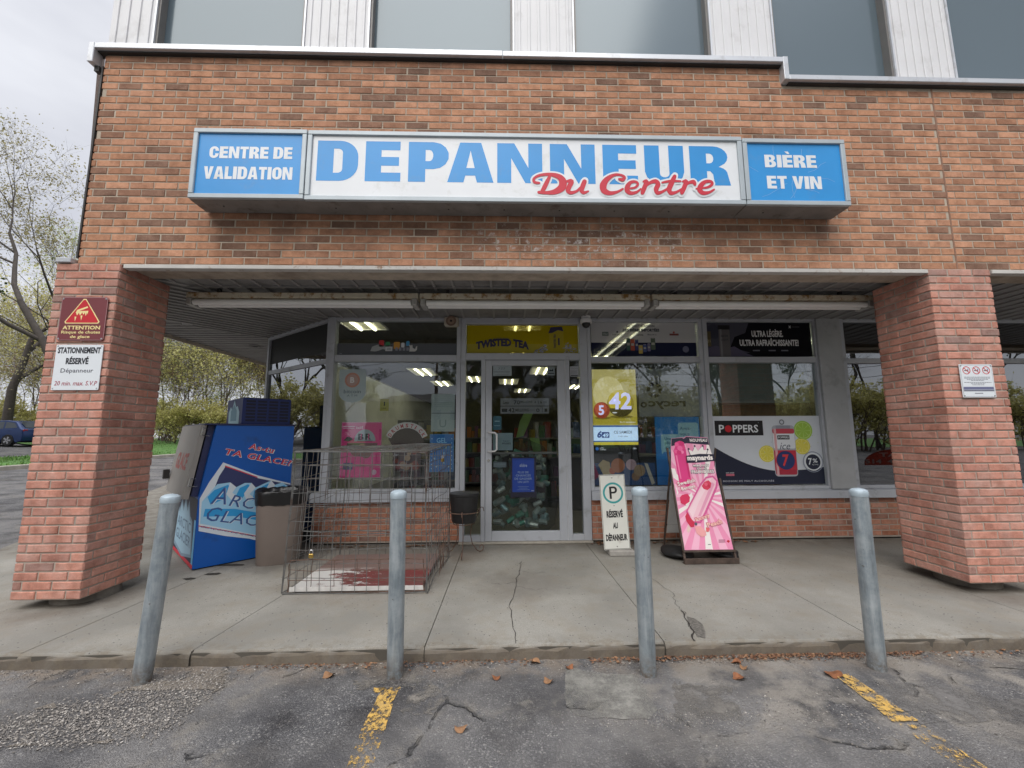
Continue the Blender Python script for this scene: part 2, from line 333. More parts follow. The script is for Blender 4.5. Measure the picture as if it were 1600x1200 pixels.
class Sheet(MB):
    """flat printed things: layers a fraction of a millimetre apart on a frame (O,U,V,N)"""
    def __init__(s, O, U=(1, 0, 0), V=(0, 0, 1), N=(0, -1, 0), step=.0005):
        super().__init__(); s.O, s.U, s.V, s.N = [Vector(q) for q in (O, U, V, N)]; s.step = step; s.fr = (s.O, s.U, s.V, s.N)
    def P(s, a, b, L): return s.O + s.U * a + s.V * b + s.N * (L * s.step)
    def polys(s, contours, mat, L):
        tr = tessellate_polygon([[Vector((a, b, 0)) for a, b in c] for c in contours]); pts = [q for c in contours for q in c]
        fs = []
        for q in tr:
            a, b, c = [pts[i] for i in q]
            fs.append(tuple(q) if (b[0] - a[0]) * (c[1] - a[1]) - (b[1] - a[1]) * (c[0] - a[0]) > 0 else tuple(q)[::-1])
        s.add([s.P(a, b, L) for a, b in pts], fs, mat); return s
    def poly(s, pts, mat, L=1): return s.polys([pts], mat, L)
    def rect(s, a0, b0, a1, b1, mat, L=1): return s.poly([(a0, b0), (a1, b0), (a1, b1), (a0, b1)], mat, L)
    def rrect(s, a0, b0, a1, b1, r, mat, L=1): return s.poly(arc(a1 - r, b1 - r, r, r, 90, 0, 4) + arc(a1 - r, b0 + r, r, r, 0, -90, 4) + arc(a0 + r, b0 + r, r, r, -90, -180, 4) + arc(a0 + r, b1 - r, r, r, 180, 90, 4), mat, L)
    def disc(s, a, b, r, mat, L=1, n=28, ry=None): return s.poly(arc(a, b, r, ry or r, 0, 360 - 360 / n, n - 1), mat, L)
    def ring(s, a, b, r0, r1, mat, L=1, n=32): return s.polys([arc(a, b, r1, r1, 0, 360 - 360 / n, n - 1), arc(a, b, r0, r0, 0, 360 - 360 / n, n - 1)], mat, L)
    def text(s, t, a0, b0, a1, b1, mat, L=2, bold=0., shear=0., ang=0., space=1., warp=None, flip=False):
        v, f, asp = text_mesh(t, bold, shear, space); w, h = a1 - a0, b1 - b0; ca, sa = math.cos(ang), math.sin(ang); vs = []
        for a, b in v:
            if flip: a = 1 - a
            x, y = a * w, b * h
            if warp: x, y = warp(x, y, w, h)
            vs.append(s.P(a0 + x * ca - y * sa, b0 + x * sa + y * ca, L))
        s.add(vs, [q[::-1] for q in f] if flip else f, mat); return s
    def heavy(s, t, a0, b0, a1, b1, mat, L=2):
        gs, w = heavy(t); k = (a1 - a0) / w; h = b1 - b0
        for g in gs: s.polys([[(a0 + x * k, b0 + y * h) for x, y in c] for c in g], mat, L)
        return s
    def plate(s, a0, b0, a1, b1, th, mat, r=0, edge=None):
        pl = (arc(a1 - r, b1 - r, r, r, 90, 0, 4) + arc(a1 - r, b0 + r, r, r, 0, -90, 4) + arc(a0 + r, b0 + r, r, r, -90, -180, 4) + arc(a0 + r, b1 - r, r, r, 180, 90, 4)) if r else [(a0, b0), (a1, b0), (a1, b1), (a0, b1)]
        s.prism(pl, s.fr, -th, 0, mat); return s

# ---------------------------------------------------------------- bricks
def brick_wall(mb, O, U, N, u0, u1, z0, pitch, courses, L, mat, joint=.0118, dep=.0042, jit=.0010, off=0., holes=(), bev=.002, seams=()):
    """frustum bricks standing proud of the mortar; O,U,N vectors, z up"""
    O, U, N = Vector(O), Vector(U), Vector(N); Z = Vector((0, 0, 1))
    for c in range(courses):
        za = z0 + c * pitch + joint / 2; zb = z0 + (c + 1) * pitch - joint / 2
        x = u0 + off - (L / 2 if c % 2 else 0) - L * .3 * ((c * 7) % 3 == 0) * 0
        while x < u1:
            a, b = x + joint / 2, x + L - joint / 2; x += L
            a += random.uniform(-.002, .002); b += random.uniform(-.002, .002)
            a, b = max(a, u0 + 0.0), min(b, u1 - 0.0)
            if b - a < .03: continue
            segs = [(a, b)]
            for (h0, h1, k0, k1) in holes:
                ns = []
                for (p, q) in segs:
                    if zb <= k0 or za >= k1 or q <= h0 or p >= h1: ns.append((p, q))
                    else:
                        if h0 - p > .03: ns.append((p, h0))
                        if q - h1 > .03: ns.append((h1, q))
                segs = ns
            for (p, q) in segs:
                d = dep + random.uniform(-jit, jit); e = bev
                j = [random.uniform(-.0012, .0012) for _ in range(4)]
                vs = [O + U * p + Z * za, O + U * q + Z * za, O + U * q + Z * zb, O + U * p + Z * zb,
                      O + U * p + Z * (za + j[0]) + N * (d - e), O + U * q + Z * (za + j[1]) + N * (d - e), O + U * q + Z * (zb + j[2]) + N * (d - e), O + U * p + Z * (zb + j[3]) + N * (d - e),
                      O + U * (p + e) + Z * (za + e) + N * d, O + U * (q - e) + Z * (za + e) + N * d, O + U * (q - e) + Z * (zb - e) + N * d, O + U * (p + e) + Z * (zb - e) + N * d]
                fs = [(8, 9, 10, 11)] + [(i, (i + 1) % 4, 4 + (i + 1) % 4, 4 + i) for i in range(4)] + [(4 + i, 4 + (i + 1) % 4, 8 + (i + 1) % 4, 8 + i) for i in range(4)]
                mb.add(vs, fs, mat)
#@@PART2
# ================================================================ THE BUILDING
D = 1.694; ZS = .08; ZSOF = 2.745; XR = 15.0
BLD = thing('commercial_building', 'two-storey orange brick commercial building with white metal panelled upper floor over a recessed shop front', 'building', (.494, 0, 0))
CH = Vector((-1.294, 1.25, 0)).normalized(); CHN = Vector((-1.25, -1.294, 0)).normalized(); CHL = 1.80
mb = MB()
mb.box(.502, XR, .003, .30, 2.69, 4.405, MORT); mb.box(.502, 6.395, .003, .30, 4.405, 4.575, MORT)
brick_wall(mb, (.494, .003, 0), (1, 0, 0), (0, -1, 0), 0, XR - .494, 2.692, .0648, 29, .195, BR1, off=-.06, holes=[(5.90, 20, 4.40, 6), (7.272, 7.286, 0, 9)])
brick_wall(mb, (.494, .004, 0), CH, CHN, 0, CHL, 2.692, .0648, 29, .195, BR1, off=-.1)
mb.prism([(0.01, 2.69), (CHL, 2.69), (CHL, 4.575), (0.01, 4.575)], ((.494, .004, 0), CH, (0, 0, 1), CHN), -.2, 0.0, MORT)
mb.build('brick_wall', BLD)
mb = MB(); mb.box(7.767, 7.779, -.001, .02, 2.69, 4.405, M('caulk', (.27, .15, .10), .8)); mb.build('expansion_joint', BLD)

# upper floor: ribbed white panels, windows set back, ledge
mb = MB()
def panel(x0, x1):
    mb.box(x0, x1, .03, .10, 4.38, 7.2, WHITE_METAL)
    n = max(2, int((x1 - x0) / .078)); st = (x1 - x0) / n
    for i in range(n):
        mb.box(x0 + st * i + st * .36, x0 + st * i + st * .64, .021, .0305, 4.38, 7.2, WHITE_METAL, .003)
wins = []; x = .467
panel(.467, .84)
k = 0; x = .84
WX = [(.84, 2.153), (2.70, 4.007), (4.531, 5.805), (6.37, 7.50), (8.05, 9.32), (9.9, 11.17), (11.73, 13.0), (13.56, 14.8)]
for i, (a, b) in enumerate(WX):
    nx = WX[i + 1][0] if i + 1 < len(WX) else XR
    panel(b, nx); wins.append((a, b))
mb.box(.467, XR, .031, .10, 6.35, 7.2, WHITE_METAL)
# chamfered and left side, back
for (p, q) in (((.50, .06), (-.79, 1.32)), ((-.79, 1.32), (-.79, 16.2))):
    P, Q = Vector((*p, 0)), Vector((*q, 0)); d = (Q - P).normalized(); n = Vector((-d.y, d.x, 0)); L = (Q - P).length
    mb.prism([(0, 4.38), (L, 4.38), (L, 7.2), (0, 7.2)], (P, d, (0, 0, 1), n), -.08, 0, WHITE_METAL)
mb.box(-.85, XR, 16.1, 16.3, 0, 7.2, WHITE_METAL)
mb.build('upper_wall', BLD)
mb = MB(); mb.box(-.86, XR, 1.4, 16.1, 7.0, 7.15, DARKM); mb.box(.6, XR, .12, 1.4, 7.0, 7.15, DARKM); mb.build('roof', BLD)
mb = MB(); mb.box(XR - .15, XR, .1, 16.1, 0.0, 7.0, MORT); mb.build('end_wall', BLD)
for i, (a, b) in enumerate(wins):
    mb = MB(); z0 = 4.38
    for (p, q) in ((a, a + .035), (b - .035, b)): mb.box(p, q, .034, .17, z0, 6.349, DGREY)
    mb.box(a + .035, b - .035, .06, .17, z0, z0 + .05, DGREY); mb.box(a + .035, b - .035, .06, .17, 6.30, 6.349, DGREY)
    mb.box(a + .002, a + .016, .018, .0335, z0, 6.349, FLASH); mb.box(b - .016, b - .002, .018, .0335, z0, 6.349, FLASH)
    fr = mb.build('window', BLD)
    mb = MB(); mb.box(a + .035, b - .035, .10, .11, z0 + .05, 6.30, UPGLASS); mb.build('pane', fr)
mb = MB()
mb.box(.41, 3.9, -.06, .055, 4.583, 4.636, FLASH, .004); mb.box(3.903, 6.40, -.06, .055, 4.583, 4.634, FLASH, .004)
mb.box(6.385, 6.43, -.062, .055, 4.412, 4.637, FLASH, .004); mb.box(6.431, 8.9, -.06, .055, 4.412, 4.461, FLASH, .004); mb.box(8.903, XR, -.06, .055, 4.412, 4.459, FLASH, .004)
mb.box(.41, 6.39, -.03, .02, 4.57, 4.582, DARKM); mb.box(6.44, XR, -.03, .02, 4.40, 4.411, DARKM)
mb.box(.405, .452, -.064, .02, 4.45, 4.634, FLASH, .004); mb.box(.478, .4915, -.008, .03, 2.74, 4.46, DARKM)
mb.box(.43, .47, -.02, .02, 4.40, 4.45, DARKM)
mb.prism([(0, 4.583), (CHL + .1, 4.583), (CHL + .1, 4.63), (0, 4.63)], ((.45, -.02, 0), CH, (0, 0, 1), CHN), -.04, .0, FLASH)
mb.build('ledge', BLD)
mb = MB(); mb.box(.345, .462, -.03, .10, 2.696, 2.735, FLASH, .004); mb.build('column_cap', BLD)
mb = MB()
mb.box(.86, 7.50, -.012, .05, 2.655, 2.688, TRIM, .003); mb.box(8.06, XR, -.012, .05, 2.655, 2.688, TRIM, .003); mb.build('soffit_trim', BLD)

# soffit with ribs square to the walls, mitred at the corners
mb = MB()
Z1 = [(.50, .051), (XR, .051), (XR, D + .1), (1.87, D + .1), (1.87, D)]
Z2 = [(.50, .051), (1.87, D), (1.95, D + .1), (.55, 2.85), (.5, 2.75), (-.80, 1.25)]
Z3 = [(-.80, 1.25), (.5, 2.75), (.55, 2.85), (.55, 16.1), (-.80, 16.1)]
for Zp in (Z1, Z2, Z3): mb.prism(Zp, ((0, 0, 0), (1, 0, 0), (0, 1, 0), (0, 0, 1)), ZSOF, ZSOF + .04, SOFF)
def clip(poly, P, d):
    ts = []
    n = len(poly)
    for i in range(n):
        a = Vector(poly[i]); b = Vector(poly[(i + 1) % n]); e = b - a; den = d.x * e.y - d.y * e.x
        if abs(den) < 1e-9: continue
        w = a - P; t = (w.x * e.y - w.y * e.x) / den; s = (w.x * d.y - w.y * d.x) / den
        if 0 <= s <= 1: ts.append(t)
    return (min(ts), max(ts)) if len(ts) > 1 else None
def ribs(poly, d, sp, lo, hi):
    d = Vector(d).normalized(); nrm = Vector((-d.y, d.x)); k = lo
    while k < hi:
        P = nrm * k; r = clip(poly, P, d)
        if r and r[1] - r[0] > .05:
            a = P + d * (r[0] + .004); L = r[1] - r[0] - .008
            O = (a.x, a.y, ZSOF)
            mb.prism([(0, -.011), (0, .011), (L, .011), (L, -.011)], (O, (d.x, d.y, 0), (nrm.x, nrm.y, 0), (0, 0, -1)), 0.0005, .014, SOFF_RIB)
        k += sp
ribs(Z1[:4], (0, 1), .183, -XR + .05, -.5)
ribs(Z2, (.695, .719), .125, -3, 3); ribs(Z3, (1, 0), .125, 1.2, 16)
mb.box(.9, 7.5, .585, .60, ZSOF - .022, ZSOF - .0005, SOFF)
so_ = mb.build('soffit', BLD)
mb = MB(); mb.lathe([(.09, 0), (.105, -.008), (.105, -.012), (.07, -.012), (.06, .004)], (-.03, 3.25, ZSOF), DARKM); mb.build('downlight', so_)
mb = MB()
mb.prism([(0, 2.735), (1.73, 2.735), (1.73, 2.745), (0, 2.745)], ((1.83, D - .03, 0), (-.79, .613, 0), (0, 0, 1), (-.613, -.79, 0)), -.02, .01, FLASH); mb.build('soffit_angle', BLD)
mb = MB()
mb.box(-.81, -.79, 1.25, 16.1, 2.69, 4.575, MORT)
mb.build('side_wall', BLD)

# columns of rough rose brick on a smaller footing
def column(x0, x1, y0, y1, z0, z1):
    mb = MB(); N = 39; p = (z1 - z0) / N; e = .0065
    mb.box(x0 + e, x1 - e, y0 + e, y1 - e, z0 + .001, z1 - .001, MORT2)
    kw = dict(joint=.0115, dep=e, jit=.0022, bev=.0040)
    w = x1 - x0; h = y1 - y0
    brick_wall(mb, (x0, y0 + e, 0), (1, 0, 0), (0, -1, 0), 0, w, z0, p, N, .212, BR2, off=-.04, **kw)
    brick_wall(mb, (x1, y1 - e, 0), (-1, 0, 0), (0, 1, 0), 0, w, z0, p, N, .212, BR2, off=-.07, **kw)
    brick_wall(mb, (x1 - e, y0 + e, 0), (0, 1, 0), (1, 0, 0), 0, h - 2 * e, z0, p, N, .212, BR2, off=-.15, **kw)
    brick_wall(mb, (x0 + e, y1 - e, 0), (0, -1, 0), (-1, 0, 0), 0, h - 2 * e, z0, p, N, .212, BR2, off=-.11, **kw)
    c = mb.build('column', BLD)
    mb = MB(); mb.lathe([(.20, ZS), (.20, z0 + .01)], ((x0 + x1) / 2 + .03, (y0 + y1) / 2 + .03, 0), M('footing_dark', (.20, .18, .155), .95, var=.2, vs=12), 24); mb.build('footing', c)
column(.345, .834, -.012, .484, .145, 2.694); column(7.495, 8.035, -.014, .517, .160, 2.694)
column(14.5, 15.04, -.014, .517, .160, 2.694)

# low brick walls below the shop windows
mb = MB()
def low_wall(x0, x1):
    mb.box(x0 + .004, x1 - .004, 1.668, 1.80, .10, .556, MORT2)
    brick_wall(mb, (x0, 1.668, 0), (1, 0, 0), (0, -1, 0), 0, x1 - x0, .112, .0635, 7, .205, BR3, off=-random.uniform(0, .15), jit=.0015)
    brick_wall(mb, (x0 + .004, 1.80, 0), (0, -1, 0), (-1, 0, 0), 0, .12, .112, .0635, 7, .205, BR3)
    brick_wall(mb, (x1 - .004, 1.66, 0), (0, 1, 0), (1, 0, 0), 0, .12, .112, .0635, 7, .205, BR3)
low_wall(1.71, 3.385); low_wall(4.93, XR - .2); mb.build('low_wall', BLD)
mb = MB()
for a, b in ((1.69, 3.385), (4.93, XR - .2)):
    mb.prism([(0, .66), (-.045, .645), (-.05, .56), (0, .56), (.12, .56), (.12, .66)], ((a, 1.655, 0), (0, 1, 0), (0, 0, 1), (1, 0, 0)), 0, b - a, ALU)
mb.build('sill', BLD)
# threshold
mb = MB(); mb.box(3.385, 4.93, 1.60, 1.85, .081, .105, CONCBASE, .006); mb.build('threshold', BLD)

Y0, Y1 = D - .045, D + .05
def frame(name, rects, y0=Y0, y1=Y1, mat=ALU):
    mb = MB()
    for r in rects: mb.box(r[0], r[1], r[4] if len(r) > 4 else y0, y1, r[2], r[3], mat, .003)
    return mb.build(name, BLD)
def pane(par, x0, x1, z0, z1, mat=GLASS, y=D):
    mb = MB(); mb.box(x0, x1, y, y + .006, z0, z1, mat); return mb.build('pane', par)
f = frame('window', [(1.775, 1.815, .662, 2.744), (1.818, 1.875, .662, 2.744, Y0 - .012), (3.335, 3.385, .55, 2.744), (1.876, 3.334, 2.708, 2.744), (1.876, 3.334, 2.20, 2.278), (1.876, 3.334, .662, .70)])
pane(f, 1.876, 3.334, 2.279, 2.707); pane(f, 1.876, 3.334, .701, 2.199)
f = frame('door_frame', [(3.388, 3.445, .105, 2.744), (3.635, 3.683, .105, 2.219, Y0 - .004), (4.648, 4.70, .105, 2.219, Y0 - .004), (4.832, 4.925, .105, 2.744), (3.446, 4.831, 2.668, 2.744), (3.446, 4.831, 2.220, 2.302, Y0 - .003),
                         (3.446, 3.634, .105, .17), (4.701, 4.831, .105, .17)])
pane(f, 3.446, 4.831, 2.303, 2.667); pane(f, 3.446, 3.634, .171, 2.219, GLASSDR); pane(f, 4.701, 4.831, .171, 2.219, GLASSDR)
f = frame('window', [(4.928, 4.97, .662, 2.744), (6.312, 6.362, .662, 2.744), (6.365, 6.42, .662, 2.744, Y0 - .01), (4.971, 6.311, 2.705, 2.744), (4.971, 6.311, 2.19, 2.262), (4.971, 6.311, .662, .70)])
pane(f, 4.971, 6.311, 2.263, 2.704); pane(f, 4.971, 6.311, .701, 2.189)
f = frame('window', [(7.775, 7.80, .662, 2.744), (6.421, 7.774, 2.708, 2.744), (6.421, 7.774, 2.19, 2.258), (6.421, 7.774, .662, .70)])
pane(f, 6.421, 7.774, 2.259, 2.707); pane(f, 6.421, 7.774, .701, 2.189)
mb = MB(); mb.box(7.801, 8.10, D - .07, Y1, .662, 2.744, M('pilaster_grey', (.42, .43, .44), .5, .1, var=.1, vs=3, dirt=((.22, .22, .22), .55, .8, 4)), .004); mb.build('pilaster', BLD)
for a, b in ((8.13, 9.45), (9.50, 10.9), (10.95, 12.35), (12.4, 13.7), (13.75, 14.8)):
    f = frame('window', [(a - .03, a + .03, .662, 2.744), (a + .031, b - .001, 2.708, 2.744), (a + .031, b - .001, 2.18, 2.24), (a + .031, b - .001, .662, .70)])
    pane(f, a + .031, b, 2.241, 2.707, GLASSD); pane(f, a + .031, b, .701, 2.179, GLASSD)
# chamfered glass wall on the left
ca = Vector((-.79, .613, 0)); cn = Vector((-.613, -.79, 0)); CO = Vector((1.80, D + .01, 0)); LL = 1.66
mb = MB(); fr_ = (CO, ca, (0, 0, 1), cn)
def cm(a0, a1, z0, z1, d0, d1, mat): mb.prism([(a0, z0), (a1, z0), (a1, z1), (a0, z1)], fr_, d0, d1, mat)
cm(0, .03, .1, 2.743, -.04, .03, ALU); cm(LL - .05, LL, .1, 2.743, -.04, .03, ALU); cm(.031, LL - .051, 2.19, 2.245, -.04, .02, ALU); cm(.031, LL - .051, 2.70, 2.743, -.04, .03, ALU); cm(.031, LL - .051, .08, .20, -.04, .03, DARKM)
cw = mb.build('window', BLD)
mb = MB(); cm(.031, LL - .051, .201, 2.189, -.006, 0, GLASSD); mb.build('pane', cw)
mb = MB(); cm(.031, LL - .051, 2.34, 2.699, -.006, 0, BLACK); mb.build('spandrel', cw)
mb = MB(); cm(.031, LL - .051, 2.246, 2.339, -.006, 0, GLASSD); mb.build('pane', cw)
mb = MB(); mb.box(.48, .56, 2.76, 16.1, 0, 2.744, WHITE_METAL); mb.build('side_wall', BLD)
# interior shell
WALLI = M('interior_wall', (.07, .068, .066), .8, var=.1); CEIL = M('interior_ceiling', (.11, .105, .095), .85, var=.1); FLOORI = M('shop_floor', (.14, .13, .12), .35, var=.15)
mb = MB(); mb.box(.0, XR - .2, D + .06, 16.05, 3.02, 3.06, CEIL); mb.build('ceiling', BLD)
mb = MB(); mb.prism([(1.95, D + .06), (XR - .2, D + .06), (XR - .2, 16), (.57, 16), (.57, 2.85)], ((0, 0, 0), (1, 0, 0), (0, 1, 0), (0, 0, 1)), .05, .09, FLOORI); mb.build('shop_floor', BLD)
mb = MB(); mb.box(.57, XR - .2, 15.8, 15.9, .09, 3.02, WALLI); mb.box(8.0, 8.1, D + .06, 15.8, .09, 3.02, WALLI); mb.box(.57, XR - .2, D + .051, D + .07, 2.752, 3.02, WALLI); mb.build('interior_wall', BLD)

# ---- ceiling lights inside the shop
TUBEL = M('lit_tube', (.9, .9, .8), .5, emit=(1, .96, .66), es=5.5)
TROF = M('troffer_tray', (.75, .72, .55), .4, var=.05, emit=(1, .93, .6), es=.06)
def troffer(x, y):
    t = thing('ceiling_light', 'twin tube fluorescent ceiling light recessed in the shop ceiling', 'ceiling light', (x, y, 3.0), 0, 'lit ceiling lights inside the shop')
    mb = MB(); mb.box(-.3, .3, -.6, .6, .004, .012, TROF); 
    for a in (-1, 1): mb.box(a * .3 - .012, a * .3 + .012, -.61, .61, -.006, .015, WHITE_METAL); mb.box(-.287, .287, a * .6 - .012, a * .6 + .012, -.006, .015, WHITE_METAL)
    mb.build('tray', t, local=True)
    for a in (-.11, .11): MB().tube([(a, -.56, -.014), (a, .56, -.014)], .016, TUBEL, 8).build('tube', t, local=True)
    return t
T0 = troffer(1.75, 2.62); first = True
for (x, y) in [(4.2, 2.62), (6.0, 2.62), (6.0, 3.86), (6.0, 5.1), (4.2, 5.6), (4.9, 7.4), (4.05, 9.6), (1.75, 7.6), (1.9, 10), (4.6, 12.2), (6.4, 8.2), (3.0, 9.0), (6.4, 11)]:
    c = copy_tree(T0); c.location = (x, y, 3.0)

# ---- things inside the shop
def shelf(x, y, rz, label, n=4, w=1.2):
    t = thing('store_shelf', label, 'shelf', (x, y, .09), rz)
    mb = MB(); mb.box(-w / 2, w / 2, -.02, .02, 0, 1.5, WALLI); 
    for k in range(n): mb.box(-w / 2, w / 2, -.3, -.02, .1 + k * .35, .125 + k * .35, M('shelf_metal', (.15, .145, .14), .5))
    mb.build('rack', t, local=True)
    r = random.Random(int(x * 100)); cols = ['7a2a2a', '2a4a7a', '8a7a30', '305a3a', '8a8a88', '6a3a6a', 'a05a20', '303030']
    for k in range(n):
        mb = MB(); a = -w / 2 + .02
        while a < w / 2 - .1:
            q = r.uniform(.06, .14); mb.box(a, a + q - .01, -.28, -.05, .126 + k * .35, .126 + k * .35 + r.uniform(.15, .3), ink(srgb(r.choice(cols)))); a += q
        tag(mb.build('packaged_goods', t, local=True), kind='stuff')
    return t
shelf(2.6, 4.2, 0, 'dark shelf of packaged goods far behind the left shop window'); shelf(4.95, 4.6, .1, 'low shelf of goods seen through the door'); shelf(4.75, 7.5, 0, 'shelf of goods at the back of the aisle behind the door'); shelf(3.3, 7.0, 0, 'shelf of goods deep in the shop left of the door')
shelf(7.1, 5.2, 0, 'shelf of goods behind the blind of the right shop window', w=1.5)
t = thing('sales_counter', 'dark sales counter inside behind the lottery screen', 'counter', (5.6, 3.6, .09))
mb = MB(); mb.box(-.7, .9, 0, .6, 0, .85, M('counter_body', (.06, .055, .06), .5), .01); mb.build('cabinet', t, local=True)
mb = MB(); mb.box(-.75, .95, -.05, .65, .852, .89, M('counter_top', (.2, .19, .18), .3), .006); mb.build('counter_top', t, local=True)
# sack of returned cans behind the door
t = thing('can_bag', 'clear sack full of returned silver and green cans standing behind the door', 'bag of cans', (4.12, 2.02, .09))
r = random.Random(3); cmats = [M('can_a', (.50, .58, .58), .3, .4), M('can_b', (.10, .38, .28), .3, .3), M('can_c', (.28, .42, .46), .3, .4), M('can_d', (.7, .72, .7), .3, .4)]
cans = MB()
for k in range(95):
    z = r.uniform(.12, 1.02); wq = .34 * (1 - .25 * abs(z - .35)); a = r.uniform(-wq, wq); y = r.uniform(-.10, .08)
    d = Vector((r.uniform(-1, 1), r.uniform(-.5, .5), r.uniform(-.7, .7))).normalized() * .055; c0 = Vector((a, y, z))
    cans.tube([c0 - d, c0 - d * .92, c0 + d * .92, c0 + d], [.024, .031, .031, .024], r.choice(cmats), 8)
tag(cans.build('cans', t, smooth='auto', local=True), kind='stuff')
bagm = film('clear_plastic', (.5, .55, .52), .03)
mb = MB(); mb.lathe([(.3, .02), (.42, .12), (.46, .4), (.40, .75), (.34, .95), (.30, 1.08), (.12, 1.16)], (0, 0, 0), bagm, 20, 1, .42); mb.build('sack', t, smooth=True, local=True)
# lime strips standing in for green reflections in the door glass
t = MB()
t.prism([(4.07, 1.28), (4.17, 1.30), (4.33, 1.68), (4.22, 1.68), (4.12, 1.5)], ((0, 2.3, 0), (1, 0, 0), (0, 0, 1), (0, -1, 0)), 0, .01, M('lime', (.25, .42, .12), .6))
t.prism([(4.25, 1.28), (4.38, 1.27), (4.40, 1.10), (4.30, 1.08)], ((0, 2.3, 0), (1, 0, 0), (0, 0, 1), (0, -1, 0)), 0, .01, M('lime', (.25, .42, .12), .6))
tag(t.build('strap', None), 'pair of faded lime green strips standing in for reflections in the door glass above the can sack', 'reflections')

# ================================================================ SHOP SIGN
SY = -.2154; BLUE = M('sign_blue', srgb('2a92d8'), .35, var=.05, vs=2.5, dirt=(srgb('4a90cc'), .58, .8, 7)); WHT = M('sign_white', srgb('e4e7ea'), .35, var=.03, vs=2, dirt=(srgb('c4c6c2'), .56, .8, 5)); RED = ink(srgb('c8283c'))
sg = thing('shop_sign', 'long light box shop sign with big blue lettering on white between two blue end panels', 'sign', (4.09, 0, 3.13))
def cab(x0, x1, z0, z1, lift=0):
    mb = MB(); b = .038
    mb.box(x0, x1, SY + .02, -.012, z0, z1, SIGN_UNDER)
    for (a0, a1, c0, c1) in ((x0, x1, z0, z0 + b), (x0, x1, z1 - b, z1)):
        mb.box(a0 + .001, a1 - .001, SY - .012, SY + .019, c0, c1, ALU_SIGN, .004)
    for (a0, a1) in ((x0, x0 + b), (x1 - b, x1)): mb.box(a0 + .001, a1 - .001, SY - .0125, SY + .019, z0 + b + .0005, z1 - b - .0005, ALU_SIGN, .004)
    for k in range(int((x1 - x0) / .45)): mb.lathe([(.006, 0), (.006, -.004)], (x0 + .2 + k * .45, -.11, z0), DARKM, 8)
    c = mb.build('cabinet', sg); return c
cab(1.478, 2.357, 3.135, 3.722); cab(2.362, 5.845, 3.128, 3.718); cab(5.850, 6.702, 3.128, 3.706)
F = (0, SY + .006, 0)
def face(x0, x1, z0, z1, mat):
    s = Sheet((0, SY + .004, 0), step=.0006); s.rect(x0, z0, x1, z1, mat, 0); return s
s = face(1.516, 2.319, 3.173, 3.684, BLUE); s.heavy('CENTRE DE', 1.605, 3.475, 2.245, 3.575, WHT, 2); s.heavy('VALIDATION', 1.575, 3.30, 2.255, 3.405, WHT, 2)
s.build('sign_panel', sg)
s = face(5.888, 6.664, 3.166, 3.668, BLUE); s.heavy('BI\u00c8RE', 6.03, 3.46, 6.46, 3.57, WHT, 2); s.heavy('ET VIN', 6.035, 3.275, 6.485, 3.385, WHT, 2)
r = random.Random(5); CRK = ink(srgb('8fbce8'))
for a0, b0, ang in ((6.25, 3.36, -1.9), (6.3, 3.3, -.9), (6.38, 3.42, .5), (6.2, 3.32, -2.6), (6.42, 3.38, -.4), (6.1, 3.5, 1.9), (6.35, 3.5, 1.2), (6.28, 3.3, -1.4), (5.97, 3.42, 2.7)):
    p = Vector((a0, b0)); d = ang
    for k in range(5):
        d += r.uniform(-.4, .4); q = p + Vector((math.cos(d), math.sin(d))) * r.uniform(.02, .06)
        if not (5.89 < q.x < 6.66 and 3.17 < q.y < 3.66): break
        n = Vector((-(q - p).y, (q - p).x)).normalized() * .0011; s.poly([tuple(p - n), tuple(q - n), tuple(q + n), tuple(p + n)], CRK, 1.5 + .1 * k); p = q
s.build('sign_panel', sg)
s = face(2.400, 5.807, 3.166, 3.680, WHT)
LET = [('D', 2.439, 2.76), ('E', 2.816, 3.094), ('P', 3.154, 3.474), ('A', 3.462, 3.828), ('N', 3.857, 4.217), ('N', 4.279, 4.642), ('E', 4.704, 4.985), ('U', 5.043, 5.363), ('R', 5.412, 5.738)]
for i, (ch, a, b) in enumerate(LET): s.polys([[(a + x / 1 * (b - a), 3.296 - .0 * i + y * .342) for x, y in c] for c in G[ch][1]], BLUE, 1)
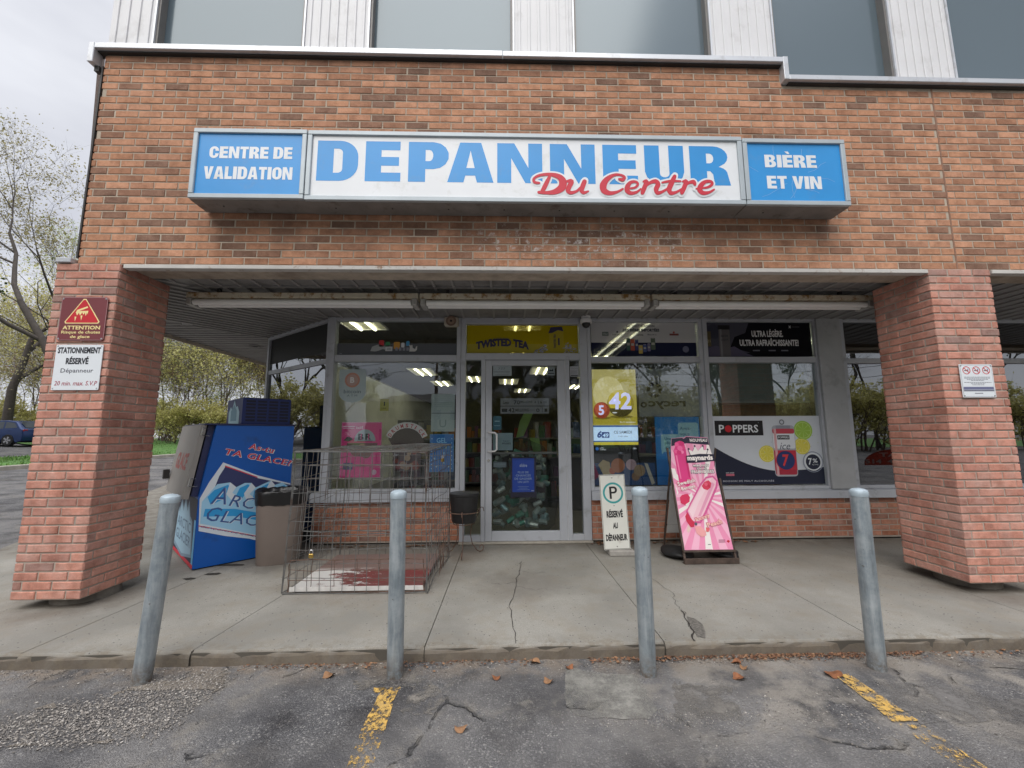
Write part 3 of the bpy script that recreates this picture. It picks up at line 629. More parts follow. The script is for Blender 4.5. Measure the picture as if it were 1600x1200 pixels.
# brush script in two passes: white edge, then red
STK = [
 ([(330, 272), (300, 266), (298, 244), (335, 224), (395, 219), (450, 232), (476, 262), (468, 300), (425, 325), (375, 331), (325, 328)], [7, 9, 8, 8, 10, 16, 24, 24, 16, 10, 9]),
 ([(395, 232), (378, 265), (360, 300), (345, 326)], [9, 13, 14, 11]),
 ([(498, 262), (530, 262), (515, 295), (507, 318), (525, 331), (560, 322), (585, 300)], [6, 15, 15, 14, 11, 8, 7]), ([(612, 262), (598, 295), (592, 318), (605, 331), (634, 322)], [14, 15, 14, 10, 5]),
 ([(828, 248), (850, 252), (862, 236), (835, 222), (795, 224), (752, 250), (728, 285), (732, 318), (768, 334), (815, 326), (850, 308)], [7, 12, 9, 7, 9, 16, 22, 20, 13, 8, 6]),
 ([(870, 308), (925, 300), (945, 280), (932, 265), (902, 268), (880, 292), (876, 318), (898, 334), (935, 328), (962, 308)], [5, 7, 8, 8, 10, 15, 16, 12, 8, 5]),
 ([(980, 264), (1000, 264), (985, 300), (970, 334)], [6, 14, 14, 12]), ([(985, 300), (1020, 272), (1056, 262), (1072, 280), (1058, 310), (1066, 333), (1100, 324), (1145, 298)], [5, 9, 13, 15, 15, 12, 8, 6]),
 ([(1180, 230), (1158, 272), (1140, 310), (1150, 334), (1185, 328), (1222, 308)], [11, 16, 16, 13, 8, 6]), ([(1098, 270), (1150, 261), (1215, 262)], [6, 8, 6]),
 ([(1228, 264), (1250, 264), (1235, 300), (1218, 334)], [6, 14, 14, 12]), ([(1232, 305), (1262, 274), (1296, 266), (1304, 282)], [5, 8, 13, 10]),
 ([(1310, 308), (1380, 300), (1412, 282), (1408, 265), (1375, 264), (1345, 285), (1332, 314), (1352, 334), (1392, 330), (1425, 312)], [4, 7, 9, 9, 10, 15, 17, 13, 8, 5])]
def sxz(x, y): u = 760 + .25 * x; v = 220 + .25 * y; return (4.142 + (u - 833) * .00513, 3.221 + (303 - v + (u - 976) * .012) * .0056)
def smooth_path(pts, ws, n=5):
    P = [Vector(p) for p in pts]; o = []; w = []
    for i in range(len(P) - 1):
        p0, p1, p2, p3 = P[max(i - 1, 0)], P[i], P[i + 1], P[min(i + 2, len(P) - 1)]
        for k in range(n):
            t = k / n; o.append(.5 * ((2 * p1) + (p2 - p0) * t + (2 * p0 - 5 * p1 + 4 * p2 - p3) * t * t + (3 * p1 - p0 - 3 * p2 + p3) * t ** 3)); w.append(ws[i] * (1 - t) + ws[i + 1] * t)
    o.append(P[-1]); w.append(ws[-1]); return o, w
for ps, (mat, grow) in enumerate(((WHT, 11), (RED, 0))):
    for j, (pts, ws) in enumerate(STK):
        o, w = smooth_path(pts, ws); lay = 2.2 + ps * 5.5 + j * .4
        if grow: # extend ends
            o = [o[0] + (o[0] - o[1]).normalized() * grow * .7] + o + [o[-1] + (o[-1] - o[-2]).normalized() * grow * .7]; w = [w[0] * .8] + w + [w[-1] * .8]
        vs = []
        for i, p in enumerate(o):
            d = (o[min(i + 1, len(o) - 1)] - o[max(i - 1, 0)]).normalized(); n = Vector((-d.y, d.x)) * (w[i] * 1.0 + grow); ly = lay + .3 * i / len(o)
            vs += [s.P(*sxz(*(p - n)), ly), s.P(*sxz(*(p + n)), ly)]
        s.add(vs, [(2 * i, 2 * i + 1, 2 * i + 3, 2 * i + 2) for i in range(len(o) - 1)], mat)
        for e in (0, -1):
            a, b = sxz(*o[e]); rr = (w[e] * .95 + grow) * .00128; s.disc(a, b, rr, mat, lay + .36 + .02 * e, 14)
s.build('sign_panel', sg)
#@@PART3
# ================================================================ SIGNS ON THE COLUMNS
SX = Vector((1, 0, 0))
MAR = ink(srgb('74343a')); SRED = ink(srgb('c4202e')); CREAM = ink(srgb('f0dc9c')); SWH = ink(srgb('dfe4e8')); INKB = ink(srgb('20222c')); INKR = ink(srgb('a02f45'))
def screws(s, pts, L=3): 
    for a, b in pts: s.disc(a, b, .006, CHROME, L, 10)
s = Sheet((.432, -.022, 2.060)); s.plate(0, 0, .355, .350, .004, MAR, .02)
s.rrect(.002, .002, .353, .348, .02, ink(srgb('b09090')), .5); s.rrect(.005, .005, .350, .345, .018, MAR, 1)
s.poly([(.05, .135), (.30, .135), (.31, .15), (.187, .335), (.167, .335), (.043, .15)], CREAM, 2); s.poly([(.058, .142), (.294, .142), (.299, .152), (.185, .326), (.169, .326), (.053, .152)], SRED, 3)
s.poly([(.12, .225), (.13, .245), (.205, .275), (.21, .262), (.145, .235), (.215, .238), (.212, .21), (.205, .222), (.2, .195), (.19, .222), (.18, .205), (.17, .225), (.155, .2), (.145, .222), (.133, .2)], CREAM, 4)
s.poly([(.115, .19), (.13, .19), (.122, .150)], CREAM, 4); s.poly([(.16, .20), (.175, .20), (.168, .158)], CREAM, 4)
s.text('ATTENTION', .035, .087, .32, .118, CREAM, 4, .03); s.text('Risque de chutes', .03, .048, .325, .078, CREAM, 4, .02); s.text('de glace', .10, .012, .25, .042, CREAM, 4, .02)
screws(s, [(.015, .015), (.34, .015), (.015, .335), (.34, .335)], 5)
tag(s.build('warning_sign'), 'maroon falling ice warning sign with red triangle, upper sign on the left column', 'warning sign')
s = Sheet((.440, -.022, 1.672)); s.plate(0, 0, .353, .355, .004, SWH, .008)
s.text('STATIONNEMENT', .015, .285, .338, .335, INKB, 1, .045); s.text('R\u00c9SERV\u00c9', .085, .200, .255, .262, INKB, 1, .045); s.text('D\u00e9panneur', .055, .125, .30, .168, ink(srgb('4a4c58')), 1, .008); s.text('20 min. max. S.V.P', .02, .035, .34, .07, INKR, 1, .01, .15)
screws(s, [(.012, .012), (.34, .012), (.012, .343), (.34, .343)], 2)
tag(s.build('parking_sign'), 'square white reserved parking sign with 20 minute limit, screwed below the maroon warning sign', 'parking sign')
s = Sheet((7.632, -.026, 1.598)); s.plate(0, 0, .278, .272, .004, SWH, .004)
s.rect(.006, .006, .272, .266, ink(srgb('9aa0a6')), .5); s.rect(.009, .009, .269, .263, SWH, 1)
for k in range(3):
    a = .045 + k * .083; s.ring(a + .012, .222, .027, .033, SRED, 2, 24); c, q = math.cos(-.78), math.sin(-.78)
    s.poly([(a + .012 + c * .03 * t - q * .003 * w_, .222 + q * .03 * t + c * .003 * w_) for t, w_ in ((-1, -1), (1, -1), (1, 1), (-1, 1))], SRED, 3)
    s.rect(a - .008, .217, a + .028, .223, INKB, 1.5); s.rect(a + .02, .225, a + .03, .236, ink(srgb('8088a0')), 1.5)
r = random.Random(2)
for k, (w_, z) in enumerate(((.22, .166), (.22, .157), (.18, .147), (.11, .138), (.23, .122), (.12, .112), (.10, .102))):
    a = .139 - w_ / 2
    while a < .139 + w_ / 2: q = r.uniform(.008, .02); s.rect(a, z - .002, min(a + q, .139 + w_ / 2), z + .002, ink(srgb('70727e')), 2); a += q + .003
s.rect(.012, .062, .266, .086, ink(srgb('6c7090')), 2); s.rect(.012, .050, .266, .058, ink(srgb('2a2a50')), 2); s.rect(.10, .03, .17, .036, ink(srgb('70727e')), 2)
screws(s, [(.013, .013), (.265, .013), (.013, .259), (.265, .259)], 4)
tag(s.build('no_smoking_sign'), 'small white sign with three no smoking circles on the right column', 'sign')

# ================================================================ BATTENS, SPEAKER, CAMERA UNDER THE SOFFIT
def batten(x0, x1, label, zl):
    t = thing('strip_light', label, 'strip light', (x0, .70, 2.70), 0, 'strip lights in a row under the canopy')
    mb = MB(); mb.box(x0 + .002, x1 - .002, .635, .80, 2.637 + zl, 2.692, RUSTY, .006); 
    for a in (x0 + .25, x1 - .3): mb.box(a, a + .03, .69, .72, 2.692, ZSOF + .01, DARKM)
    mb.build('housing', t)
    mb = MB(); mb.tube([(x0 + .07, .655, 2.598 + zl), (x1 - .07, .655, 2.598 + zl)], .028, TUBE, 14); mb.tube([(x0 + .07, .735, 2.598 + zl), (x1 - .07, .735, 2.598 + zl)], .028, TUBE, 14); mb.build('tube', t, smooth='auto')
    for a in (x0 + .012, x1 - .062): MB().box(a, a + .05, .625, .80, 2.568 + zl, 2.636 + zl, M('lamp_bracket', (.45, .44, .42), .5, .3, var=.2, vs=20), .006).build('bracket', t)
batten(.86, 3.075, 'unlit strip light with rusty housing, leftmost of the three under the canopy', .0)
batten(3.085, 5.36, 'unlit white strip light with stained housing, middle one of the row above the door', -.003)
batten(5.37, 7.62, 'unlit white strip light under the canopy, rightmost of the row beside the right column', -.001)
t = thing('loudspeaker', 'small beige horn loudspeaker box under the soffit left of the door', 'loudspeaker', (3.275, 1.56, 2.745))
BEI = M('beige_plastic', (.42, .38, .31), .6, var=.1)
MB().box(3.19, 3.36, 1.55, 1.66, 2.62, 2.73, BEI, .015).build('case', t)
MB().box(3.25, 3.30, 1.58, 1.62, 2.73, 2.75, DARKM).build('bracket', t)
mb = MB(); vs = []
s = Sheet((3.275, 1.549, 2.675)); s.ring(0, 0, .040, .062, M('horn', (.20, .13, .09), .6), 2, 28); s.disc(0, 0, .040, M('horn2', (.30, .21, .15), .6), 3, 24); s.disc(0, 0, .014, BLACK, 4, 12); s.build('horn', t)
t = thing('security_camera', 'white dome security camera hanging at the top right of the door frame', 'security camera', (4.905, 1.58, 2.745))
MB().lathe([(.055, 0), (.055, -.02), (.03, -.03), (.065, -.035), (.072, -.06), (.068, -.085)], (4.905, 1.58, 2.742), M('camera_white', (.8, .8, .8), .45), 28).build('housing', t, smooth='auto')
MB().lathe([(.050, 0), (.052, -.012), (.045, -.035), (.028, -.052), (.008, -.058)], (4.905, 1.575, 2.656), BLACKG, 24).build('dome', t, smooth=True)

# ================================================================ POSTERS AND STICKERS ON THE GLASS
YP = D + .008
def sheet(x, z, y=YP): return Sheet((x, y, z))
def ch(h): return ink(srgb(h))
# left bay, transom film
s = sheet(1.885, 2.29, D - .0015)
s.rect(.0, .0, 1.44, .14, film('film_grey', (.16, .17, .19), .75), 1)
for a, b, w_, h_, c in ((.50, .10, .06, .08, 'c8343c'), (.58, .07, .055, .09, '3a8a5a'), (.68, .07, .075, .09, 'c8903a'), (.77, .09, .04, .06, 'd8dce0'), (.83, .11, .04, .06, '4a98c8')):
    s.rrect(a, b, a + w_, b + h_, .012, ch(c), 2)
s.poly([(.40, .045), (.42, .10), (.50, .13), (.56, .11), (.64, .12), (.64, .05), (.55, .07), (.50, .05), (.46, .04)], ch('a8acae'), 2); s.rect(.58, .045, .665, .10, ch('c8ccce'), 3); s.text('500', .60, .06, .645, .08, INKB, 4)
for k in range(4): s.rect(.70 + k * .045, .05, .73 + k * .045, .09, ch('8a8c98'), 3)
s.poly([(.87, .04), (.875, .10), (.86, .125), (.885, .115), (.905, .12), (.91, .085), (.94, .07), (.95, .10), (.965, .11), (.962, .06), (.94, .04)], ch('c8c8c6'), 3)
s.rect(.03, .012, .06, .018, ch('9a9ca4'), 3)
tag(s.build('window_film'), 'dark drinks advertising film with coloured caps and a white cat above the left shop window', 'window film')
s = sheet(1.93, 1.71, D - .0015)
s.poly([(0, .40), (.315, .40), (.32, .12)] + arc(.16, .12, .16, .12, 0, -180, 10), film('film_ice', (.50, .60, .64), .8), 1); s.ring(.155, .27, .068, .09, ch('c08a78'), 2); s.disc(.155, .27, .068, ch('b89c92'), 2)
s.text('B', .13, .235, .18, .305, ch('e0e0de'), 3, .03); s.text('bitcoin', .06, .11, .26, .155, ch('4a565e'), 3, .0); s.text('A T M', .10, .07, .22, .095, ch('5a666e'), 3)
tag(s.build('sticker'), 'pale blue rounded bitcoin sticker with orange disc at the top left of the left window', 'sticker')
s = sheet(2.395, 1.615, D + .1); s.rect(0, 0, .105, .145, ch('c0b860'), 1); s.text('1', .045, .06, .06, .11, INKB, 2); s.rect(.03, .03, .08, .035, INKB, 2)
tag(s.build('note'), 'small yellow paper note inside the left shop window', 'note')
PINK = ch('d42a80')
s = sheet(1.98, .83); s.rect(0, 0, .475, .645, ch('d070a0'), 0); s.rect(.01, .0, .465, .635, PINK, 1)
s.poly(arc(.28, .42, .125, .14, 180, 0, 16), ch('9aa6ac'), 2); s.text('B', .20, .435, .265, .51, INKB, 4, .03); s.text('R', .285, .435, .355, .51, INKB, 4, .03); s.rect(.232, .435, .240, .51, PINK, 5); s.rect(.318, .435, .328, .51, PINK, 5)
s.rect(.19, .42, .37, .426, INKB, 4); s.poly([(.03, .43), (.07, .475), (.12, .465), (.14, .44), (.09, .42)], ch('2a1c22'), 3); s.text('ici!', .175, .565, .25, .60, ch('e8c0d4'), 3, .02); s.rect(.02, .59, .16, .598, ch('e8c0d4'), 3); s.rect(.02, .57, .15, .576, ch('e8c0d4'), 3)
s.poly(arc(.25, .40, .18, .16, 180, 360, 16), ch('6a3c48'), 2); s.disc(.18, .30, .055, ch('8a5a50'), 3); s.disc(.30, .28, .06, ch('7a4a40'), 3); s.disc(.25, .34, .05, ch('a87a70'), 4); s.rect(.04, .09, .15, .17, ch('3a2a6a'), 3); s.text('2 POUR 1', .05, .12, .14, .145, ch('c8c8dc'), 4); s.disc(.40, .06, .03, ch('d0a8bc'), 3)
tag(s.build('poster'), 'pink ice cream poster with black and pink lettering low in the left shop window', 'poster')
s = sheet(2.75, .88)
s.poly([(-.17, .32)] + [(.0 + .22 * math.cos(math.radians(q)), .34 + .21 * math.sin(math.radians(q))) for q in range(165, 14, -10)] + [(.19, .30), (.16, .02), (-.14, .02)], ch('40282a'), 1)
for k, c_ in enumerate('DRUMSTICK'):
    q = math.radians(150 - k * 15); a, b = .205 * math.cos(q), .335 + .195 * math.sin(q); an = q - PI / 2
    s.poly([(a + math.cos(an) * u_ - math.sin(an) * v_, b + math.sin(an) * u_ + math.cos(an) * v_) for u_, v_ in ((-.030, -.008), (.030, -.008), (.034, .062), (-.034, .062))], ch('cfc8c8'), 2 + .1 * k)
    s.text(c_, a - .017 * math.cos(an), b - .017 * math.sin(an), a - .017 * math.cos(an) + (.034 if c_ != 'I' else .012), b - .017 * math.sin(an) + .046, ch('a82838'), 4, .03, 0, an)
for k in range(14): s.disc(r.uniform(-.13, .13), r.uniform(.06, .28), r.uniform(.02, .045), ch(r.choice(['7a2c20', '8a6a50', '5a3020', 'a08468', '7a1a24'])), 2 + .1 * k, 14)
tag(s.build('poster'), 'arched red lettered ice cream cone poster behind the top of the wire cage', 'poster')
s = sheet(3.035, 1.36); s.rect(0, 0, .28, .45, film('film_pale', (.50, .57, .57), .8), 1); s.rect(.0, .215, .28, .223, ch('56605f'), 2); s.text('U', .10, .05, .18, .14, ch('7c8c8c'), 2, .0)
for k in range(5): s.rect(.03, .30 + k * .022, .25 - .02 * (k % 3), .304 + k * .022, ch('8a9a9a'), 2)
tag(s.build('notice'), 'pale folded notice taped at the right edge of the left shop window', 'notice')
s = sheet(3.025, .885); s.rect(0, 0, .285, .445, ch('5c8cb0'), 0); s.rect(.005, .005, .28, .44, ch('1c6cb0'), 1)
for k in range(8):
    for q in (.025, .26): s.disc(q, .04 + k * .05, .006, ch('b0d0e4'), 2, 8)
for k in range(12): s.disc(r.uniform(.05, .23), r.uniform(.04, .30), .012, ch(r.choice(['7ab0d0', '3a80b4', 'a8cce0'])), 2, 8)
s.text('GEL', .08, .34, .20, .40, ch('8cc0e0'), 2, .02)
tag(s.build('poster'), 'blue poster of ice bottles at the lower right of the left shop window', 'poster')
# transom film over the door
s = sheet(3.455, 2.31, D - .0015); YEL = film('film_yellow', srgb('c8b41c'), .62)
s.rect(0, 0, 1.365, .35, YEL, 1); s.rect(0, 0, 1.365, .115, film('film_yellow2', srgb('c8bc50'), .6), 2)
NAVY = ch('2c2a4c')
def arch(x, y, w, h): return x, y + .11 * (1 - ((x - .31) / .31) ** 2) * .55 + (0)
s.text('TWISTED TEA', .11, .05, .76, .150, NAVY, 4, .06, warp=lambda x, y, w, h: (x, y + .045 * (1 - ((x / w) * 2 - 1) ** 2) - .01))
s.text('THE GLAC\u00c9 ALCOOLIS\u00c9', .24, .155, .62, .172, NAVY, 4, .0, space=1.2, warp=lambda x, y, w, h: (x, y + .03 * (1 - ((x / w) * 2 - 1) ** 2)))
s.rrect(1.01, .025, 1.19, .315, .03, film('film_can', srgb('b8a83c'), .8), 3); s.poly([(1.00, .25), (1.03, .325), (1.17, .335), (1.19, .275), (1.12, .29), (1.05, .255)], NAVY, 4)
s.text('TWISTED', .0, .0, .001, .001, NAVY, 4) if False else None
s.text('TWISTED TEA', 1.095, .06, 1.275, .09, NAVY, 5, .03, 0, PI / 2); s.rect(1.12, .10, 1.14, .19, NAVY, 5)
for k in range(95):
    a = r.choice([r.gauss(.93, .05), r.gauss(1.27, .05)]); b = r.uniform(.0, max(.02, .13 - abs(a - (1.0 if a < 1.1 else 1.22)) * .6)); q = r.uniform(.008, .018)
    if a > 1.35 or .99 < a < 1.18: continue
    s.poly([(a - q, b), (a, b + q * .8), (a + q * .8, b + q), (a + q * .6, b + .002)], ch(r.choice(['8088a8', 'a8acc0', '5c6288', '9094b4'])), 4.2 + .02 * k)
tag(s.build('window_film'), 'yellow iced tea advertising film across the transom above the door', 'window film')
# door and sidelight stickers
s = sheet(3.775, 2.03, D - .003); s.rect(0, 0, .225, .125, ch('c8ccd0'), 1); s.text('777', .06, .075, .15, .10, ch('8c8c94'), 2); s.rect(.01, .045, .2, .05, ch('6c6c74'), 2); s.rect(.02, .015, .19, .018, ch('8c8c94'), 2)
tag(s.build('sticker'), 'white notice at the top left corner of the door glass', 'sticker')
s = sheet(4.435, 2.035, D - .003); s.rect(0, 0, .095, .105, ch('a8acb0'), 1); s.poly([(.02, .05), (.035, .075), (.05, .06), (.07, .08), (.075, .05)], INKB, 2); s.rect(.01, .02, .085, .03, INKB, 2)
tag(s.build('sticker'), 'small grey sticker at the top right corner of the door glass', 'sticker')
s = sheet(4.715, 2.02, D - .003); s.rect(0, 0, .105, .125, ch('b4b8bc'), 1); 
for k in range(3): s.ring(.025 + k * .028, .10, .008, .011, INKB, 2, 14)
for k in range(5): s.rect(.01, .03 + .01 * k, .095 - .01 * (k % 2), .034 + .01 * k, ch('6c6c74'), 2)
s.rect(.01, .008, .095, .02, INKB, 2); tag(s.build('sticker'), 'small white sticker at the top of the narrow window right of the door', 'sticker')
s = sheet(3.865, 1.57, D - .003); GS = ch('7c8088')
s.rect(0, .095, .585, .185, GS, 1); s.rect(0, 0, .585, .086, GS, 1)
s.text('Lotto', .03, .115, .10, .15, INKB, 2, .02, .2); s.text('70', .16, .11, .235, .16, INKB, 2, .02); s.text('MILLIONS', .24, .13, .385, .155, INKB, 2, .015); s.text('+ 1 6', .41, .12, .50, .155, INKB, 2, .02); s.text('MAX', .52, .125, .56, .15, INKB, 2)
s.rect(.015, .02, .08, .06, INKB, 2); s.text('42', .095, .015, .17, .068, INKB, 2, .02); s.text('MILLIONS', .18, .025, .34, .06, INKB, 2, .015); s.rect(.345, .04, .41, .044, INKB, 2); s.ring(.45, .04, .01, .02, INKB, 2); s.rect(.505, .015, .51, .07, INKB, 2); s.rect(.53, .02, .565, .06, INKB, 2)
tag(s.build('jackpot_strip'), 'two grey lottery jackpot strips reading 70 and 42 millions across the door glass', 'sticker')
s = sheet(3.775, 1.375, D - .003); s.rrect(.0, 0, .10, .165, .02, ch('3c6c80'), 1); s.rect(.02, .10, .08, .11, ch('9cc0cc'), 2); s.rect(.015, .05, .085, .055, ch('9cc0cc'), 2)
tag(s.build('sticker'), 'torn blue sticker above the handle side of the door glass', 'sticker')
s = sheet(3.775, 1.135, D - .003); s.rect(.0, 0, .235, .205, ch('7c9098'), 1); s.text('TIREZ', .12, .095, .2, .115, ch('3c4c5c'), 2); s.text('POUSSEZ', .11, .07, .215, .088, INKB, 2, .02)
tag(s.build('sticker'), 'square pale blue sticker behind the door handle', 'sticker')
s = sheet(3.78, .935, D - .003); s.rect(.0, 0, .155, .065, ch('546068'), 1)
for k in range(3): s.rect(.01, .014 + .016 * k, .145, .019 + .016 * k, ch('8c9ca4'), 2)
tag(s.build('sticker'), 'small grey label on the door glass below the handle', 'sticker')
s = Sheet((3.985, 1.80, .57)); s.plate(0, 0, .31, .48, .004, ch('241f3a')); s.rect(.022, .065, .285, .465, ch('1c4cc0'), 1)
s.text('shiire', .11, .36, .20, .40, ch('c8d4ec'), 2, .02); 
for k, (w_, tt) in enumerate(((.13, 'PLUS DE'), (.18, 'CHANCES'), (.21, 'DE GAGNER'), (.13, 'UN LOT!'))): s.text(tt, .153 - w_ / 2, .285 - k * .038, .153 + w_ / 2, .31 - k * .038, ch('a8bce0'), 2, .02)
for k, w_ in enumerate((.13, .10, .15)): s.rect(.153 - w_ / 2, .125 - k * .018, .153 + w_ / 2, .131 - k * .018, ch('7c94cc'), 2)
s.rect(.25, .075, .28, .083, ch('c8d4ec'), 2); tag(s.build('poster'), 'blue prize poster inside the door in front of the sack of cans', 'poster')
# second bay
s = sheet(4.985, 2.275, D - .0015); s.rect(0, .17, 1.315, .425, film('film_white', (.52, .52, .53), .88), 1); s.rect(0, 0, 1.315, .169, film('film_navy', srgb('2a2e48'), .8), 1)
DK = ch('2a2c38')
s.text('LA DESTINATION', .45, .365, .80, .395, DK, 3, .03, space=1.2); s.text('DES BI\u00c8RES IMPORT\u00c9ES', .40, .308, .86, .355, DK, 3, .05)
s.rect(.14, .255, .22, .305, ch('5c6a64'), 3); s.text('STELLA', .15, .27, .21, .29, ch('c8c8c8'), 4); s.text('Lowenbrau', .27, .262, .40, .28, DK, 3, .02); s.text('BUD', .46, .265, .505, .28, ch('8c8c90'), 3); s.text('Corona', .57, .255, .655, .285, DK, 3, .02); s.text('Beck\u2019s', .71, .262, .82, .28, DK, 3, .01); s.rect(.985, .26, 1.10, .285, ch('783c38'), 3); s.disc(1.04, .30, .014, ch('a04c40'), 3)
s.disc(.33, .305, .012, DK, 3)
for a, b, w_, h_, c in ((.44, .07, .048, .16, '2c5448'), (.49, .07, .052, .15, 'b0503c'), (.548, .07, .04, .14, '2c346c'), (.59, .03, .05, .11, 'b8a04c'), (.645, .05, .045, .10, '3c4c84'), (.70, .06, .04, .10, '6c6484'), (.745, .08, .055, .15, '4c5c4c')):
    s.rrect(a, b, a + w_, b + h_, .008, ch(c), 3); s.rect(a + .008, b + h_ * .4, a + w_ - .008, b + h_ * .6, ch('a8a8a0'), 4); s.rect(a + .008, b + h_ * .93, a + w_ - .008, b + h_, ch('8c8c8c'), 4)
s.disc(1.18, .085, .04, ch('5c6078'), 3); s.rect(.03, .03, .07, .038, ch('a8a8b0'), 3)
tag(s.build('window_film'), 'imported beer advertising film, white above navy, over the window right of the door', 'window film')
t = thing('lottery_screen', 'tall lit lottery display showing balls 5 and 42 in the window right of the door', 'display screen', (5.26, D + .06, 1.05))
MB().box(4.985, 5.545, D + .05, D + .11, .98, 2.125, BLACKG, .006).build('case', t)
def lit(name, c, e=.55): return M(name, c, .4, var=.02, emit=c, es=e)
s = Sheet((4.992, D + .047, 1.19)); LE = .45
GOLD = lit('lcd_gold', srgb('a89a48'), LE); GOLD2 = lit('lcd_gold_light', srgb('c8bc84'), LE); OCH = lit('lcd_ochre', srgb('8c7c20'), LE)
s.rect(0, 0, .545, .925, GOLD, 1); s.rect(.0, .80, .545, .925, lit('lcd_khaki', srgb('b0a468'), LE), 1.5); s.disc(.20, .62, .19, GOLD2, 1.8, 40, .22) ; s.rect(0, .25, .545, .34, lit('lcd_gold_dark', srgb('9c8e2c'), LE), 2)
s.disc(.35, .34, .14, lit('lcd_shade', srgb('6c6018'), LE), 2.4, 24, .02); s.disc(.12, .325, .10, lit('lcd_shade', srgb('6c6018'), LE), 2.4, 24, .016)
s.disc(.345, .50, .165, OCH, 3, 40); s.disc(.335, .53, .14, lit('lcd_yellow', srgb('c0ac30'), LE), 3.4, 36); s.poly(arc(.345, .50, .163, .163, 200, 340, 14), lit('lcd_dark', srgb('3c3410'), LE), 3.8); s.disc(.27, .39, .03, lit('lcd_white', srgb('d8dce0'), LE), 4.2, 16, .007)
s.disc(.11, .42, .10, lit('lcd_red', srgb('8c3020'), LE), 5, 36); s.disc(.10, .44, .075, lit('lcd_red2', srgb('b04834'), LE), 5.4, 30)
s.text('42', .20, .43, .48, .64, lit('lcd_lilac', srgb('c4c4ec'), .6), 6, .025, .05); s.text('5', .07, .36, .14, .48, lit('lcd_lilac', srgb('c4c4ec'), .6), 6, .03)
s.text('En 2 semaines', .33, .265, .52, .285, lit('lcd_white', srgb('d8dce0'), LE), 6)
LB = lit('lcd_ice', srgb('b4cce4'), .55); s.rect(0, .035, .545, .235, LB, 3); s.rect(0, .215, .545, .235, lit('lcd_blue', srgb('2c5c9c'), LE), 3.5); s.rect(0, .035, .545, .05, lit('lcd_blue', srgb('2c5c9c'), LE), 3.5); s.rect(0, 0, .545, .034, lit('lcd_yellow', srgb('c0ac30'), LE), 3)
LBL = lit('lcd_navy', srgb('1c3c7c'), LE); s.rrect(.10, .085, .195, .155, .01, LBL, 4); s.text('6', .045, .085, .10, .17, LBL, 4.5, .04, .2); s.text('49', .11, .09, .185, .14, LB, 5, .03, .1); s.text('CE SAMEDI', .25, .135, .47, .17, lit('lcd_ink', srgb('28344c'), .3), 4, .01); s.text('9 MAI 2026', .30, .095, .42, .11, lit('lcd_ink', srgb('28344c'), .3), 4)
s.disc(.04, -.045, .02, lit('lcd_blue', srgb('2c5c9c'), LE), 1); s.text('LOTO', .075, -.045, .12, -.03, lit('lcd_white', srgb('d8dce0'), LE), 1); s.text('QUEBEC', .075, -.065, .15, -.05, lit('lcd_white', srgb('d8dce0'), LE), 1); s.text('18+', .48, -.055, .52, -.035, lit('lcd_white', srgb('d8dce0'), LE), 1)
s.build('screen', t)
s = sheet(5.45, 1.62, D + .012); s.rect(.105, -.09, .86, .50, film('film_smoke', (.30, .31, .31), .88), 0); GD = M('smoke_ink', (.008, .008, .009), .6)
s.text('recyc', .22, .0, .68, .10, GD, 2, .03, flip=True); s.text('o', .12, .015, .205, .09, GD, 2, .03)
for k in range(6):
    q = math.radians(60 * k + 30); q2 = q + math.radians(42); s.poly([(.30 + ra * math.cos(qq), .235 + ra * math.sin(qq)) for ra, qq in ((.055, q), (.10, q), (.10, q2), (.055, q2))], GD, 2)
tag(s.build('window_film'), 'dark translucent film with mirrored recycling lettering beside the lottery screen', 'window film')
s = sheet(5.735, .715); s.rect(0, 0, .545, .81, ch('1480c4'), 1); s.rect(0, 0, .545, .30, ch('126cb0'), 1.5); BUB = ch('9cc8d4')
s.rrect(.28, .52, .53, .74, .03, BUB, 2); s.rrect(.065, .39, .30, .60, .03, BUB, 2.5); s.poly([(.07, .36), (.07, .42), (.12, .41)], BUB, 2.4); TX = ch('26708c')
s.text('Avez-', .30, .65, .44, .69, TX, 3.5, .02); s.text('vous', .30, .58, .42, .61, TX, 3.5, .02); s.text('Une', .11, .53, .19, .565, TX, 3.5, .02); s.text('pi\u00e8ce', .11, .47, .23, .515, TX, 3.5, .02); s.text('d\u2019identit\u00e9', .11, .42, .29, .455, TX, 3.5, .02)
for k in range(4): s.rect(.16, .33 - k * .05, .26, .345 - k * .05, ch('5a9cbc'), 3)
tag(s.build('poster'), 'bright blue poster with two pale speech bubbles behind the pink sandwich board', 'poster')
s = sheet(4.975, .715, D + .035); s.rect(0, 0, .75, .26, ch('1a3f6c'), 1); s.poly([(0, .05), (0, .30), (.06, .13), (.09, .12)], ch('8c2050'), 2)
s.poly([(.06, .24), (.12, .30), (.20, .27), (.22, .13), (.12, .12)], ch('a8946c'), 3)
for a, b, q, c in ((.30, .23, .085, 'a8643c'), (.28, .24, .045, 'c8a484'), (.23, .17, .04, 'a8502c'), (.46, .24, .065, 'a88c94'), (.47, .25, .035, 'c0606c'), (.56, .17, .07, '8c7458'), (.57, .18, .035, 'b8a484'), (.51, .1, .05, '7c5c40')): s.disc(a, b, q, ch(c), 4 + q * 10, 20)
s.poly([(.62, .26), (.66, .25), (.74, .02), (.70, .0)], ch('b0a898'), 3)
tag(s.build('display_box'), 'blue display with tan and orange biscuit shapes low in the window right of the door', 'display')
